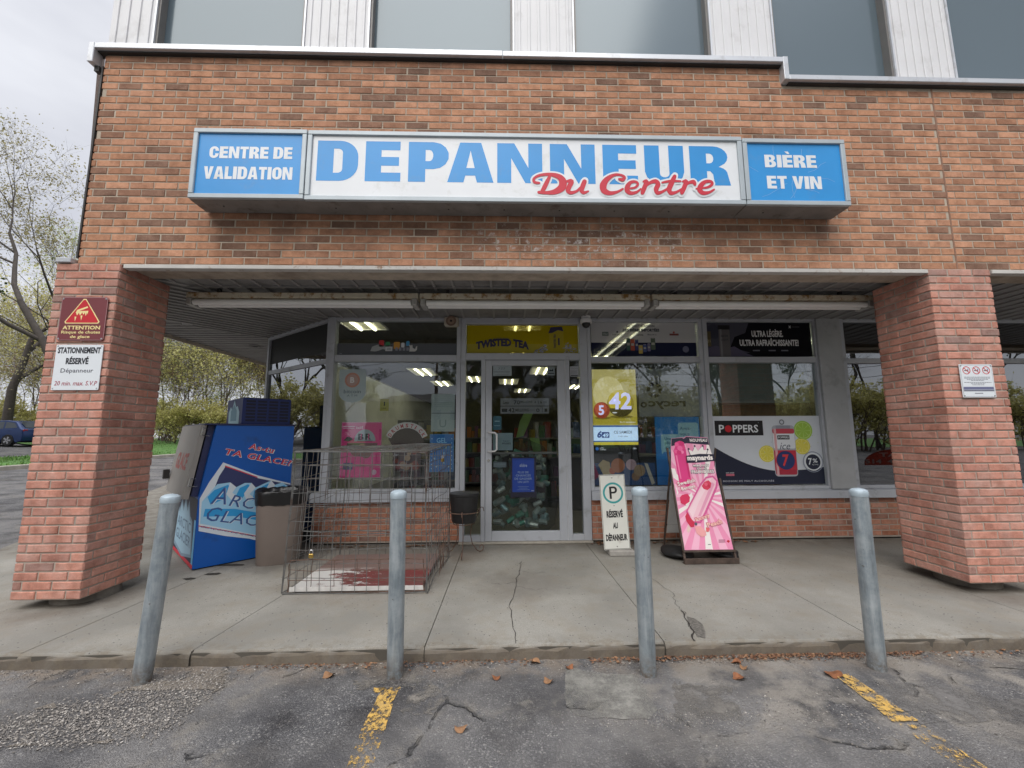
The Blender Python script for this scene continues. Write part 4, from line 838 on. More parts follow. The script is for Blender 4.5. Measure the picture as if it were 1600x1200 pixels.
# third bay
s = sheet(6.43, 2.268, D - .0015); BK = film('film_black', (.012, .012, .016), .93); s.rect(0, 0, 1.335, .433, BK, 1)
s.poly([(0, .433), (.55, .433), (.50, .30), (.36, .25), (.30, .12), (.55, .05), (0, .0)], film('film_slate', (.10, .10, .13), .8), 2); s.poly([(0, .36), (.1, .43), (.25, .30), (.12, .22), (0, .26)], ch('2c2e40'), 3)
s.poly([(0, .0), (0, .10), (.12, .14), (.22, .10), (.35, .13), (.48, .05), (.6, .0)], ch('4c4860'), 3)
s.rrect(.16, .0, .30, .36, .015, ch('5c5a5c'), 4); s.rect(.175, .0, .20, .35, ch('78767a'), 5); s.rect(.155, .345, .305, .40, ch('0c0c10'), 5); s.text('BEER', .19, .25, .28, .275, INKB, 6); s.text('LIGHT', .19, .20, .28, .225, INKB, 6); s.rect(-.0, .13, .06, .32, ch('5a5030'), 4); s.text('21', .01, .18, .05, .215, ch('b8b090'), 6)
LG = ch('dcdcde'); s.text('ULTRA L\u00c9G\u00c8RE.', .58, .25, .98, .35, LG, 4, .035); s.text('ULTRA RAFRA\u00ceCHISSANTE!', .42, .135, 1.17, .235, LG, 4, .035)
s.text('x', 1.06, .365, 1.09, .395, LG, 4, .02); s.rect(1.1, .375, 1.2, .385, ch('3c3c40'), 4)
for a in (.58, .78, .94): s.rect(a, .07, a + .09, .085, ch('6c6c78'), 4)
tag(s.build('window_film'), 'black beer advertising film with white slogan over the rightmost shop window', 'window film')
t = thing('roller_blind', 'grey green roller blind half lowered in the window above the white drinks banner', 'blind', (7.1, D + .12, 2.2))
mb = MB(); BL = M('blind_fabric', (.17, .21, .19), .8, var=.06); mb.box(6.44, 7.77, D + .12, D + .124, 1.73, 2.25, BL); mb.build('fabric', t)
MB().box(6.44, 7.77, D + .112, D + .132, 1.70, 1.729, M('blind_rail', (.22, .26, .24), .5), .004).build('rail', t)
t = MB().box(6.75, 7.76, D + .3, D + .34, 1.40, 1.69, M('cork', (.22, .15, .07), .8, var=.2, vs=20), .004).build('cork_board')
tag(t, 'brown cork board edge between the blind and the white drinks banner', 'board')
s = sheet(6.425, .715, D - .001); s.rect(0, 0, 1.345, .815, ch('cdd3da'), 1); NV = ch('1c2238')
s.poly([(0, 0), (1.345, 0), (1.345, .20)] + [(1.345 - k * .0673, .185 - .03 * math.sin(k / 20 * PI) + .0 + (.0 if k < 8 else ((k - 8) / 12) ** 1.7 * .30) * .9 - .0) for k in range(1, 21)], NV, 2)
s.rect(.04, .58, .635, .76, ch('16161a'), 2)
s.text('P', .09, .615, .155, .71, SWH, 3, .02); s.disc(.205, .662, .042, SRED, 3); s.text('PPERS', .26, .615, .575, .71, SWH, 3, .02)
for (a, b, q, c, c2) in ((.66, .36, .10, 'd8cc4c', 'e8e088'), (1.10, .45, .10, 'd8cc4c', 'e8e088'), (1.13, .64, .115, '9cc444', 'c4dc84')):
    s.disc(a, b, q, ch(c), 3 + q, 30); s.disc(a, b, q * .86, ch(c2), 4 + q, 30); s.disc(a, b, q * .80, ch(c), 5 + q, 30)
    for k in range(8): q_ = k * PI / 4; s.poly([(a, b), (a + q * .75 * math.cos(q_ + .04), b + q * .75 * math.sin(q_ + .04)), (a + q * .75 * math.cos(q_ - .04), b + q * .75 * math.sin(q_ - .04))], ch(c2), 6 + q)
s.rrect(.74, .09, 1.02, .70, .04, ch('a8acb4'), 8); s.rrect(.745, .42, 1.015, .66, .02, ch('dfe3e8'), 9); s.rect(.745, .16, 1.015, .40, ch('c03044'), 10); s.rrect(.75, .11, 1.01, .17, .02, ch('a82c40'), 10.5); s.rrect(.745, .60, 1.015, .66, .02, ch('c04454'), 10); s.rect(.76, .10, .79, .66, ch('d8a8ac'), 11); s.rrect(.79, .66, .97, .70, .01, ch('9094a0'), 11)
s.ring(.87, .74, .02, .032, ch('70747c'), 11); s.rect(.80, .53, .95, .58, ch('16161a'), 12); s.text('POPPERS', .81, .542, .94, .568, SWH, 13, .02); s.text('ice', .82, .41, .95, .49, ch('4c5468'), 12, .0, .3); s.disc(.88, .28, .12, ch('28366c'), 12); s.ring(.88, .28, .112, .12, SRED, 13); s.text('7', .84, .21, .92, .35, ch('d83c3c'), 13, .03, .1)
s.disc(1.215, .26, .105, SWH, 12); s.disc(1.215, .26, .09, NV, 13); s.ring(1.215, .26, .115, .125, ch('8890a0'), 12); s.text('7', 1.155, .225, 1.20, .305, SWH, 14, .03); s.text('%', 1.21, .25, 1.27, .30, SWH, 14, .02); s.text('ALC./VOL.', 1.20, .22, 1.28, .235, SWH, 14)
s.text('BOISSON DE MALT ALCOOLIS\u00c9E', .10, .03, .72, .055, ch('c4c8d4'), 3, .0, space=1.15); s.rect(.14, .10, .24, .125, ch('c06478'), 3); s.text('SANS SUCRE', .14, .13, .24, .145, SWH, 3)
for k in range(60): s.disc(r.gauss(.93, .22), r.gauss(.47, .12), r.uniform(.002, .006), ch(r.choice(['b0b8c0', 'b8bc90'])), 7 + .01 * k, 6)
tag(s.build('banner'), 'white drinks banner with red can and limes across the bottom of the rightmost shop window', 'banner')
s = sheet(8.25, .93, D - .002); RD = film('reflection_red', srgb('5a2018'), .6); s.poly(arc(.45, .03, .42, .16, 180, 0, 20) + [(.87, 0), (.03, 0)], RD, 1); s.text('TAXI', .22, .10, .62, .15, ch('2a100c'), 2, .03); s.text('514  430-7000', .04, .02, .84, .07, ch('1c0c0a'), 2, .03)  # reflection of a red taxi sign, painted onto the pane as a translucent shape
tag(s.build('window_film'), 'faint red arched taxi sign reflection painted low on the dark window beside the right column', 'sticker')
#@@PART4
# ================================================================ GROUND
def hgt(x, y): return min(1.05, .04 * max(0, -4 - x)) if y > -30 else 0
def asphalt():
    m, t, p, g = base_mat('asphalt'); pos = g.outputs['Position']
    vo = _n(t, 'ShaderNodeTexVoronoi', {'Scale': 170}); t.links.new(pos, vo.inputs['Vector'])
    vo2 = _n(t, 'ShaderNodeTexVoronoi', {'Scale': 75}); t.links.new(pos, vo2.inputs['Vector'])
    sc = nn(t, 'ShaderNodeSeparateColor'); t.links.new(vo.outputs['Color'], sc.inputs[0]); sc2 = nn(t, 'ShaderNodeSeparateColor'); t.links.new(vo2.outputs['Color'], sc2.inputs[0])
    c = ramp(t, sc.outputs[0], [(0, (.085, .084, .087)), (.45, (.118, .116, .119)), (.72, (.15, .148, .15)), (.92, (.20, .197, .195)), (1, (.33, .32, .31))])
    c = mix(t, mapr(t, noise(t, pos, 130, 3, .8), .42, .62, 0, .6), c, (.045, .044, .046))
    st = math_(t, 'MULTIPLY', mapr(t, sc2.outputs[1], .80, .88), mapr(t, vo2.outputs['Distance'], .42, .30))
    c = mix(t, math_(t, 'MULTIPLY', st, .75), c, (.33, .32, .30))
    dk = noise(t, pos, 1.7, 7, .62); c = mix(t, mapr(t, dk, .47, .58, 0, .9), c, (.42, .41, .42), 'MULTIPLY')
    big = noise(t, pos, 1.1, 6, .6); c = mix(t, mapr(t, big, .38, .62, .0, .6), c, (.23, .22, .21)); 
    c = mix(t, mapr(t, noise(t, pos, 2.7, 7, .65), .52, .68, 0, .75), c, (.075, .074, .078), 'MIX')
    sx = nn(t, 'ShaderNodeSeparateXYZ'); t.links.new(pos, sx.inputs[0])
    # paler, dusty worn surface on the right of the bays, and grit along the kerb
    wear = math_(t, 'MULTIPLY', boxmask(t, pos, 4.6, 9.5, -1, 1, .5), math_(t, 'MULTIPLY', mapr(t, sx.outputs[1], -1.45, -1.15), mapr(t, noise(t, pos, 3.2, 6, .6), .46, .58)))
    c = mix(t, math_(t, 'MULTIPLY', wear, .75), c, (.30, .275, .24))
    kb = math_(t, 'MULTIPLY', mapr(t, sx.outputs[1], -.86, -.68), mapr(t, noise(t, pos, 7, 6, .7), .42, .56)); kb = math_(t, 'MULTIPLY', kb, mapr(t, sx.outputs[1], .2, -.3))
    c = mix(t, math_(t, 'MULTIPLY', kb, .8), c, (.23, .19, .15))
    # winding cracks
    w = _n(t, 'ShaderNodeTexNoise', {'Scale': 1.6, 'Detail': 5.0}); t.links.new(pos, w.inputs['Vector'])
    dv = nn(t, 'ShaderNodeVectorMath', operation='SCALE'); t.links.new(w.outputs['Color'], dv.inputs[0]); dv.inputs['Scale'].default_value = .7
    ad = nn(t, 'ShaderNodeVectorMath', operation='ADD'); t.links.new(pos, ad.inputs[0]); t.links.new(dv.outputs[0], ad.inputs[1])
    cv = _n(t, 'ShaderNodeTexVoronoi', {'Scale': .95}, feature='DISTANCE_TO_EDGE'); t.links.new(ad.outputs[0], cv.inputs['Vector'])
    ck = mapr(t, cv.outputs['Distance'], .012, .003); ck = math_(t, 'MULTIPLY', ck, mapr(t, noise(t, pos, 2.6, 5, .7), .50, .58))
    c = mix(t, math_(t, 'MULTIPLY', ck, .6), c, (.035, .035, .035))
    wide = math_(t, 'MULTIPLY', mapr(t, cv.outputs['Distance'], .07, .02), mapr(t, noise(t, pos, 9, 5, .7), .48, .6)); c = mix(t, math_(t, 'MULTIPLY', wide, .5), c, (.24, .22, .19))
    t.links.new(c, p.inputs['Base Color']); p.inputs['Roughness'].default_value = .9; p.inputs['Specular IOR Level'].default_value = .2
    h = math_(t, 'ADD', math_(t, 'MULTIPLY', vo.outputs['Distance'], -.5), math_(t, 'MULTIPLY', noise(t, pos, 25, 4), .8)); h = math_(t, 'SUBTRACT', h, math_(t, 'MULTIPLY', ck, 2.5))
    bump(t, p, h, .9, .010); return m
ASPH = asphalt()
xs = [-400, -200, -120, -80, -60, -45] + [-40 + 1.5 * k for k in range(24)] + [-4, -2] + [0, 4, 8, 12, 20, 30, 50, 80, 120, 200, 400]; ys = [-400, -200, -100, -60, -40, -30.01, -30, -20, -10, -4, -2, -1, 0, 2, 5, 8, 12, 16, 20, 26, 32, 40, 55, 80, 120, 200, 400]
mb = MB(); mb.add([(x, y, hgt(x, y) - (0 if y < 60 else 0)) for x in xs for y in ys], [(i * len(ys) + j, (i + 1) * len(ys) + j, (i + 1) * len(ys) + j + 1, i * len(ys) + j + 1) for i in range(len(xs) - 1) for j in range(len(ys) - 1)], ASPH)
struct(mb.build('ground'))

def concrete(name, base, brown=True):
    m, t, p, g = base_mat(name); pos = g.outputs['Position']
    n1 = noise(t, pos, 1.2, 6, .6); c = mix(t, mapr(t, n1, .38, .60), base, [q * .68 for q in base])
    c = mix(t, mapr(t, noise(t, pos, 140, 4, .85), .36, .66, 0, .8), c, [q * .58 for q in base])
    c = mix(t, mapr(t, noise(t, pos, 4.5, 7, .7), .48, .72, 0, .5), c, (.24, .205, .155))
    vo = _n(t, 'ShaderNodeTexVoronoi', {'Scale': 60}); t.links.new(pos, vo.inputs['Vector']); sc = nn(t, 'ShaderNodeSeparateColor'); t.links.new(vo.outputs['Color'], sc.inputs[0])
    c = mix(t, math_(t, 'MULTIPLY', mapr(t, sc.outputs[0], .93, .96), mapr(t, vo.outputs['Distance'], .35, .2)), c, (.09, .085, .08))
    if brown:
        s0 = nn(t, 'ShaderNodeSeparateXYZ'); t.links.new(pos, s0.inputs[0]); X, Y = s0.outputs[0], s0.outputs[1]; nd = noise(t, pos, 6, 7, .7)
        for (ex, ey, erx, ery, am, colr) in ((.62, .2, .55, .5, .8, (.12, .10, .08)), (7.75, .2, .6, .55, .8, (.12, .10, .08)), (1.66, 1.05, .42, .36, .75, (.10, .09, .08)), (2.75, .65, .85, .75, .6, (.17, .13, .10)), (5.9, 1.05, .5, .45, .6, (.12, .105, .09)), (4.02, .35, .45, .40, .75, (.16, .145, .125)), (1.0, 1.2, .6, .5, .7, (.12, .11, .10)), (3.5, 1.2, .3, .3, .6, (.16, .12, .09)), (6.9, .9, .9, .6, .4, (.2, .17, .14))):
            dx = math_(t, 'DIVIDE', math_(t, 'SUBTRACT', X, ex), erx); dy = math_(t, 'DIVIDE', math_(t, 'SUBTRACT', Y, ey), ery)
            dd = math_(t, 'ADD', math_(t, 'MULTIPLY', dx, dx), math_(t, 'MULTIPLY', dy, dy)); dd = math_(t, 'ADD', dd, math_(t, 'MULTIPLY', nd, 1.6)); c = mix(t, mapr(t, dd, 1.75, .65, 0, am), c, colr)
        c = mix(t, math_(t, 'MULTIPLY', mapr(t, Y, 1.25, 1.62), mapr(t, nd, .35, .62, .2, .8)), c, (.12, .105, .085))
        sx = nn(t, 'ShaderNodeSeparateXYZ'); t.links.new(pos, sx.inputs[0])
        e = math_(t, 'MULTIPLY', mapr(t, sx.outputs[2], .078, .055), mapr(t, noise(t, pos, 8, 6, .7), .2, .6, .55, 1)); c = mix(t, e, c, (.145, .12, .095))
        e = math_(t, 'MULTIPLY', mapr(t, sx.outputs[1], -.50, -.63), mapr(t, noise(t, pos, 14, 6, .8), .48, .56)); c = mix(t, math_(t, 'MULTIPLY', e, .55), c, (.19, .16, .12))
    t.links.new(c, p.inputs['Base Color']); p.inputs['Roughness'].default_value = .92; p.inputs['Specular IOR Level'].default_value = .2
    bump(t, p, math_(t, 'ADD', noise(t, pos, 110, 4, .7), math_(t, 'MULTIPLY', noise(t, pos, 12, 4), 1.5)), .45, .004); return m
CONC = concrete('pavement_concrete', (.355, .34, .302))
mb = MB()
js = [(-.1, .3), (1.13, 1.27), (2.10, 2.32), (3.44, 3.455), (4.865, 4.84), (6.15, 6.20), (7.5, 7.5), (8.9, 8.9), (10.3, 10.3), (11.7, 11.7), (13.1, 13.1), (15, 15), (18, 18)]
YK = -.643; g_ = .0028
js[0] = (-.54, -1.74)
for i in range(len(js) - 1):
    (a0, a1), (b0, b1) = js[i], js[i + 1]; yb = 1.72 if i else 1.72
    # front edge slightly wavy and worn, rounded arris
    n = max(3, int((b0 - a0) / .07)); rr = random.Random(i); w0 = [rr.uniform(-.006, .006) for _ in range(n + 1)]
    f0 = [(a0 + g_ + (b0 - a0 - 2 * g_) * k / n, YK + w0[k]) for k in range(n + 1)]
    vs = []; fs = []
    prof = [(0, -.02), (.0, .050), (.006, .068), (.020, ZS)]
    for (x, y) in f0:
        for (dy, z) in prof: vs.append((x, y + dy + (rr.uniform(-.003, .004) if 0 < z < .075 else 0), z - (rr.uniform(0, .006) if .04 < z < .07 else 0)))
    m_ = len(prof)
    for k in range(n):
        for q in range(m_ - 1): fs.append((k * m_ + q, (k + 1) * m_ + q, (k + 1) * m_ + q + 1, k * m_ + q + 1))
    B0 = len(vs); top = [k * m_ + m_ - 1 for k in range(n + 1)]
    vs += [(b1 - g_, yb, ZS), (a1 + g_, yb, ZS), (b0 - g_, YK + .02, -.02), (b1 - g_, yb, -.02), (a0 + g_, YK + .02, -.02), (a1 + g_, yb, -.02)]
    fs.append(tuple(top) + (B0, B0 + 1)); fs.append((top[-1], B0 + 2, B0 + 3, B0)); fs.append((top[0], B0 + 1, B0 + 5, B0 + 4))
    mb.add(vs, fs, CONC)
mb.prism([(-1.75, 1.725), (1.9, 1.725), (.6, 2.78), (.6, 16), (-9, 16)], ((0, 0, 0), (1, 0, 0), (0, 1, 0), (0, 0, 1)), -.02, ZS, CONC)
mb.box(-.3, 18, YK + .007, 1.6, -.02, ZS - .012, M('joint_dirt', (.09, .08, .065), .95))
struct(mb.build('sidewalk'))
CRKM = M('crack', (.035, .03, .026), .95)
def crack(pts, w, z, name='pavement_crack', seed=1, sub=5):
    rr = random.Random(seed); P = []
    for i in range(len(pts) - 1):
        for k in range(sub):
            t = k / sub; P.append(Vector((pts[i][0] * (1 - t) + pts[i + 1][0] * t + rr.uniform(-.012, .012), pts[i][1] * (1 - t) + pts[i + 1][1] * t + rr.uniform(-.012, .012), z)))
    P.append(Vector((*pts[-1], z))); vs = []
    for i, p in enumerate(P):
        d = (P[min(i + 1, len(P) - 1)] - P[max(i - 1, 0)]).normalized(); n = Vector((-d.y, d.x, 0)) * w * rr.uniform(.3, 1); vs += [p - n, p + n]
    m = MB(); m.add(vs, [(2 * i, 2 * i + 2, 2 * i + 3, 2 * i + 1) for i in range(len(P) - 1)], CRKM); return struct(m.build(name))
crack([(4.07, .95), (4.05, .73), (4.02, .5), (3.995, .188), (3.941, -.055), (3.96, -.3), (3.976, -.62)], .0035, ZS + .003, seed=2)
crack([(4.05, .70), (4.16, .62), (4.28, .64)], .002, ZS + .003, seed=3); crack([(4.03, .42), (3.9, .36), (3.8, .38)], .002, ZS + .0035, seed=4); crack([(4.0, .3), (4.15, .22), (4.25, .25)], .002, ZS + .003, seed=5)
crack([(5.10, .75), (5.182, .428), (5.22, .1), (5.155, -.12), (5.161, -.265)], .0022, ZS + .003, seed=6); crack([(5.155, -.2), (5.13, -.38), (5.09, -.5), (5.05, -.63)], .008, ZS + .003, seed=7)
mb = MB(); rr = random.Random(8)
mb.add([(5.15, -.30, ZS + .0035), (5.19, -.34, ZS + .0035), (5.20, -.42, ZS + .0035), (5.17, -.52, ZS + .0035), (5.13, -.60, ZS + .0035), (5.09, -.58, ZS + .0035), (5.115, -.45, ZS + .0035), (5.13, -.36, ZS + .0035)], [tuple(range(8))], M('broken_concrete', (.13, .12, .105), .95, var=.5, vs=60, bs=.8, bscale=90)); struct(mb.build('pavement_chip'))
# damp stains on the concrete beside the ice box
WET = film('damp_stain', (.07, .065, .06), .75)
for (cx_, cy_, rx_, ry_, sd_) in ((1.28, .72, .07, .035, 1), (1.16, .60, .05, .03, 2), (1.25, .98, .16, .03, 3)):
    rr = random.Random(sd_); mb = MB(); mb.add([(cx_ + rx_ * math.cos(q * PI / 8) * rr.uniform(.8, 1.2), cy_ + ry_ * math.sin(q * PI / 8) * rr.uniform(.7, 1.2), ZS + .004) for q in range(16)], [tuple(range(16))], WET); struct(mb.build('damp_patch'))

def patch(poly, mat, z, name, seed=1, jag=.012, sub=8):
    rr = random.Random(seed); P = []; n = len(poly)
    for i in range(n):
        a, b = poly[i], poly[(i + 1) % n]
        for k in range(sub): t = k / sub; P.append((a[0] * (1 - t) + b[0] * t + rr.uniform(-jag, jag), a[1] * (1 - t) + b[1] * t + rr.uniform(-jag, jag)))
    mb = MB(); tr = tessellate_polygon([[Vector((a, b, 0)) for a, b in P]]); mb.add([(a, b, z) for a, b in P], [tuple(q) for q in tr], mat); return struct(mb.build(name))
def alpha_patch(name, col, scale, lo, hi, rough=.95, extra=None):
    m, t, p, g = base_mat(name); pos = g.outputs['Position']
    c = mix(t, mapr(t, noise(t, pos, 3, 6), .35, .65), col, [q * .72 for q in col]); c = mix(t, mapr(t, noise(t, pos, 110, 3, .8), .4, .65, 0, .6), c, [q * .5 for q in col]); t.links.new(c, p.inputs['Base Color'])
    p.inputs['Roughness'].default_value = rough; p.inputs['Specular IOR Level'].default_value = .2; bump(t, p, noise(t, pos, 90, 4), .5, .005)
    a = mapr(t, noise(t, pos, scale, 8, .75), lo, hi); t.links.new(a, p.inputs['Alpha']); return m
patch([(4.255, -.725), (4.45, -.80), (4.64, -.815), (4.635, -1.112), (4.582, -1.17), (4.239, -1.143), (4.205, -1.064)], alpha_patch('patch_concrete', (.30, .29, .262), 5, .34, .62), .004, 'concrete_patch', 1, .008)
patch([(4.80, -.90), (5.08, -.95), (5.02, -1.2), (4.70, -1.2)], alpha_patch('patch_dusty', (.22, .205, .185), 7, .42, .62), .004, 'concrete_patch', 2, .02)
patch([(5.86, -.90), (6.12, -.96), (6.6, -1.16), (6.5, -1.27), (5.80, -1.23)], alpha_patch('patch_pale', (.22, .21, .20), 6, .40, .6), .004, 'concrete_patch', 3, .02)
patch([(3.10, -.80), (3.5, -.83), (3.62, -.98), (3.55, -1.1), (3.42, -1.08), (3.45, -.9), (3.15, -.88)], alpha_patch('patch_grit', (.24, .22, .195), 10, .45, .60), .004, 'concrete_patch', 4, .02)
GPOLY = [(1.55, -1.16), (1.65, -.98), (1.9, -.93), (1.959, -.82), (2.244, -.70), (2.38, -.74), (2.43, -.86), (2.39, -.98), (2.40, -1.18), (2.161, -1.24), (1.714, -1.25)]
patch(GPOLY, alpha_patch('gravel_bed', (.24, .21, .175), 8, .30, .48), .004, 'gravel_bed', 5, .03)
def inpoly(x, y, P):
    c = False; n = len(P)
    for i in range(n):
        (a, b), (d, e) = P[i], P[(i + 1) % n]
        if (b > y) != (e > y) and x < (d - a) * (y - b) / (e - b) + a: c = not c
    return c
def pebble_mat():
    m, t, p, g = base_mat('pebbles'); c = ramp(t, g.outputs['Random Per Island'], [(0, (.09, .085, .08)), (.4, (.20, .18, .16)), (.75, (.31, .28, .25)), (1, (.48, .45, .41))]); t.links.new(c, p.inputs['Base Color']); p.inputs['Roughness'].default_value = .85; return m
PEB = pebble_mat(); rr = random.Random(11); mb = MB()
OC = [(1, 0, 0), (-1, 0, 0), (0, 1, 0), (0, -1, 0), (0, 0, 1), (0, 0, -1)]; OF = [(0, 2, 4), (2, 1, 4), (1, 3, 4), (3, 0, 4), (2, 0, 5), (1, 2, 5), (3, 1, 5), (0, 3, 5)]
def pebble(x, y, z, s):
    R = Matrix.Rotation(rr.uniform(0, 6), 3, 'Z') @ Matrix.Rotation(rr.uniform(-.6, .6), 3, 'X'); k = (s * rr.uniform(.7, 1.3), s * rr.uniform(.6, 1), s * rr.uniform(.4, .7))
    mb.add([R @ Vector((a * k[0], b * k[1], c * k[2])) * rr.uniform(.85, 1.15) + Vector((x, y, z)) for a, b, c in OC], OF, PEB)
n = 0
while n < 7500:
    x, y = rr.uniform(1.5, 2.45), rr.uniform(-1.28, -.68)
    if inpoly(x + rr.gauss(0, .045), y + rr.gauss(0, .035), GPOLY) or rr.random() < .03: pebble(x, y, .006, rr.choice([.002, .002, .003, .003, .004, .006])); n += 1
for k in range(1500):
    x = rr.uniform(.8, 7.6); y = YK - .01 - abs(rr.gauss(0, .05)); pebble(x, y, .003, rr.choice([.002, .003, .004, .006]))
for k in range(2600): pebble(rr.uniform(1.0, 7), rr.uniform(-1.6, -.66), .002, rr.choice([.0012, .0015, .002, .0025]))
for k in range(1400): pebble(rr.gauss(4.75, .30), rr.gauss(-1.17, .035), .003, rr.choice([.0015, .002, .003]))
for k in range(500): pebble(rr.gauss(5.4, .35), rr.gauss(-1.12, .12), .003, rr.choice([.002, .003, .005]))
tag(mb.build('gravel'), 'loose grey gravel broken out of the asphalt along the kerb', kind='stuff')
# leaf crumbs along the kerb
def leafmat(): 
    m, t, p, g = base_mat('dry_leaf'); c = ramp(t, g.outputs['Random Per Island'], [(0, (.07, .035, .02)), (.5, (.16, .07, .035)), (1, (.30, .17, .09))]); t.links.new(c, p.inputs['Base Color']); p.inputs['Roughness'].default_value = .8; return m
LEAF = leafmat(); mb = MB()
for k in range(2600):
    seg = rr.choice([(2.4, 3.3, .3), (3.3, 4.1, .35), (4.4, 5.2, .7), (5.2, 6.4, 1.), (5.3, 6.0, .8), (6.0, 7.4, .3)])
    if rr.random() > seg[2]: continue
    x = rr.uniform(seg[0], seg[1]); y = YK - .006 - abs(rr.gauss(0, .028)); s_ = rr.uniform(.003, .012); a = rr.uniform(0, 6)
    mb.add([(x + s_ * math.cos(a + q), y + s_ * .6 * math.sin(a + q), .006 + rr.uniform(0, .008)) for q in (0, 1.6, 3.1, 4.6)], [(0, 1, 2, 3)], LEAF)
for k in range(260):
    x = rr.choice([rr.uniform(2.0, 3.4), rr.uniform(4.9, 5.5), rr.uniform(5.4, 7)]); y = rr.uniform(1.52, 1.64); s_ = rr.uniform(.008, .03); a = rr.uniform(0, 6)
    mb.add([(x + s_ * math.cos(a + q), y + s_ * .6 * math.sin(a + q), ZS + .006 + rr.uniform(0, .012)) for q in (0, 1.6, 3.1, 4.6)], [(0, 1, 2, 3)], LEAF)
tag(mb.build('leaf_litter'), 'brown crumbled leaf litter gathered along the kerb and wall', kind='stuff')
LM2 = [M('leaf_tan', (.26, .14, .07), .8, var=.3, vs=40), M('leaf_rust', (.22, .085, .035), .8, var=.3, vs=40)]
for i, (x, y, s_, lb) in enumerate(((4.144, -.863, .026, 'curled rust brown leaf on the asphalt left of the concrete patch'), (3.867, -.824, .024, 'small brown leaf on the asphalt in front of the door'), (3.708, -1.21, .028, 'pale brown leaf lying nearest the camera on the asphalt'), (5.70, -.861, .045, 'long brown leaf at the top of the right yellow line'),
        (2.948, -.767, .030, 'yellowish leaf by the kerb left of the cage bollard'), (5.249, -.725, .026, 'tan leaf against the kerb below the sandwich board'), (5.256, -.775, .022, 'orange leaf just below the tan leaf by the kerb'), (5.178, -.866, .034, 'pale tan leaf lying on the asphalt below the sandwich board'), (4.09, -.675, .028, 'orange leaf touching the kerb in front of the door'), (4.276, -.74, .024, 'brown leaf between kerb and concrete patch'))):
    mb = MB(); a = rr.uniform(0, 6); P = []
    for q in range(14):
        t_ = q / 14 * 2 * PI; rad = s_ * (1 + .13 * math.cos(5 * t_)) * (1.25 - .35 * math.sin(t_ / 2)); P.append((x + rad * math.cos(t_ + a), y + rad * .75 * math.sin(t_ + a), .012 + .010 * math.sin(t_ * 2 + i)))
    mb.add(P + [(x, y, .006)], [(q, (q + 1) % 14, 14) for q in range(14)], LM2[i % 2]); tag(mb.build('fallen_leaf'), lb, 'leaf', 'fallen leaves on the asphalt')
# worn yellow bay lines
def paint(name, lo, hi):
    m, t, p, g = base_mat(name); pos = g.outputs['Position']; c = mix(t, mapr(t, noise(t, pos, 20, 4), .4, .7), (.60, .37, .09), (.42, .28, .10)); t.links.new(c, p.inputs['Base Color']); p.inputs['Roughness'].default_value = .75
    mp_ = _n(t, 'ShaderNodeMapping', {'Scale': (1, .8, 1)}); t.links.new(pos, mp_.inputs[0]); a = mapr(t, noise(t, mp_.outputs[0], 26, 9, .85), lo, hi); t.links.new(a, p.inputs['Alpha']); bump(t, p, noise(t, pos, 60, 4), .4, .004); return m
YA = paint('yellow_paint', .47, .51); YB = paint('yellow_paint_worn', .53, .57)
patch([(3.225, -.885), (3.365, -.885), (3.36, -.925), (3.24, -.925)], YA, .004, 'parking_line', 1, .004); patch([(3.27, -.925), (3.355, -.925), (3.375, -1.20), (3.265, -1.20)], YA, .004, 'parking_line', 2, .005); patch([(3.27, -1.20), (3.375, -1.20), (3.385, -1.7), (3.28, -1.7)], YB, .004, 'parking_line', 3, .005)
patch([(5.71, -.86), (5.79, -.86), (5.80, -1.23), (5.68, -1.23)], YA, .008, 'parking_line', 4, .004); patch([(5.69, -1.25), (5.80, -1.25), (5.80, -2.2), (5.69, -2.2)], YB, .008, 'parking_line', 5, .005)
for (x, y) in ((2.85, -1.9), (5.7, -2.3)): patch([(x, y), (x + .1, y), (x + .1, y - 3.5), (x, y - 3.5)], YB, .004, 'parking_line', 7, .005)

# ================================================================ BOLLARDS
def bollard(bx, by_, tx, h, lb):
    t = thing('bollard', lb, 'bollard', (bx, by_, 0), 0, 'galvanised steel bollards along the kerb'); t.rotation_euler = (0, math.atan2(tx - bx, h), 0); return t
b0 = bollard(1.952, -.783, 2.012, .985, 'galvanised steel bollard in front of the left column, leaning most of the four')
MB().lathe([(.0445, -.03), (.0445, .955)], (0, 0, 0), GALV, 32).build('post', b0, smooth='auto', local=True)
MB().lathe([(.0465, .945), (.0475, .955), (.0475, .968), (.044, .978), (.030, .987), (.012, .991)], (0, 0, 0), GALV_CAP, 32).build('cap', b0, smooth='auto', local=True)
for (bx, by_, tx, h, lb) in ((3.306, -.774, 3.296, 1.0, 'galvanised steel bollard standing in front of the wire cage'), (4.703, -.807, 4.697, 1.01, 'galvanised steel bollard standing right of the white P sign'), (6.008, -.799, 6.008, .99, 'galvanised steel bollard in front of the window nearest the right column')):
    c = copy_tree(b0); c.location = (bx, by_, 0); c.rotation_euler = (0, math.atan2(tx - bx, h), 0); c['label'] = lb; c.scale = (1, 1, h / .99)

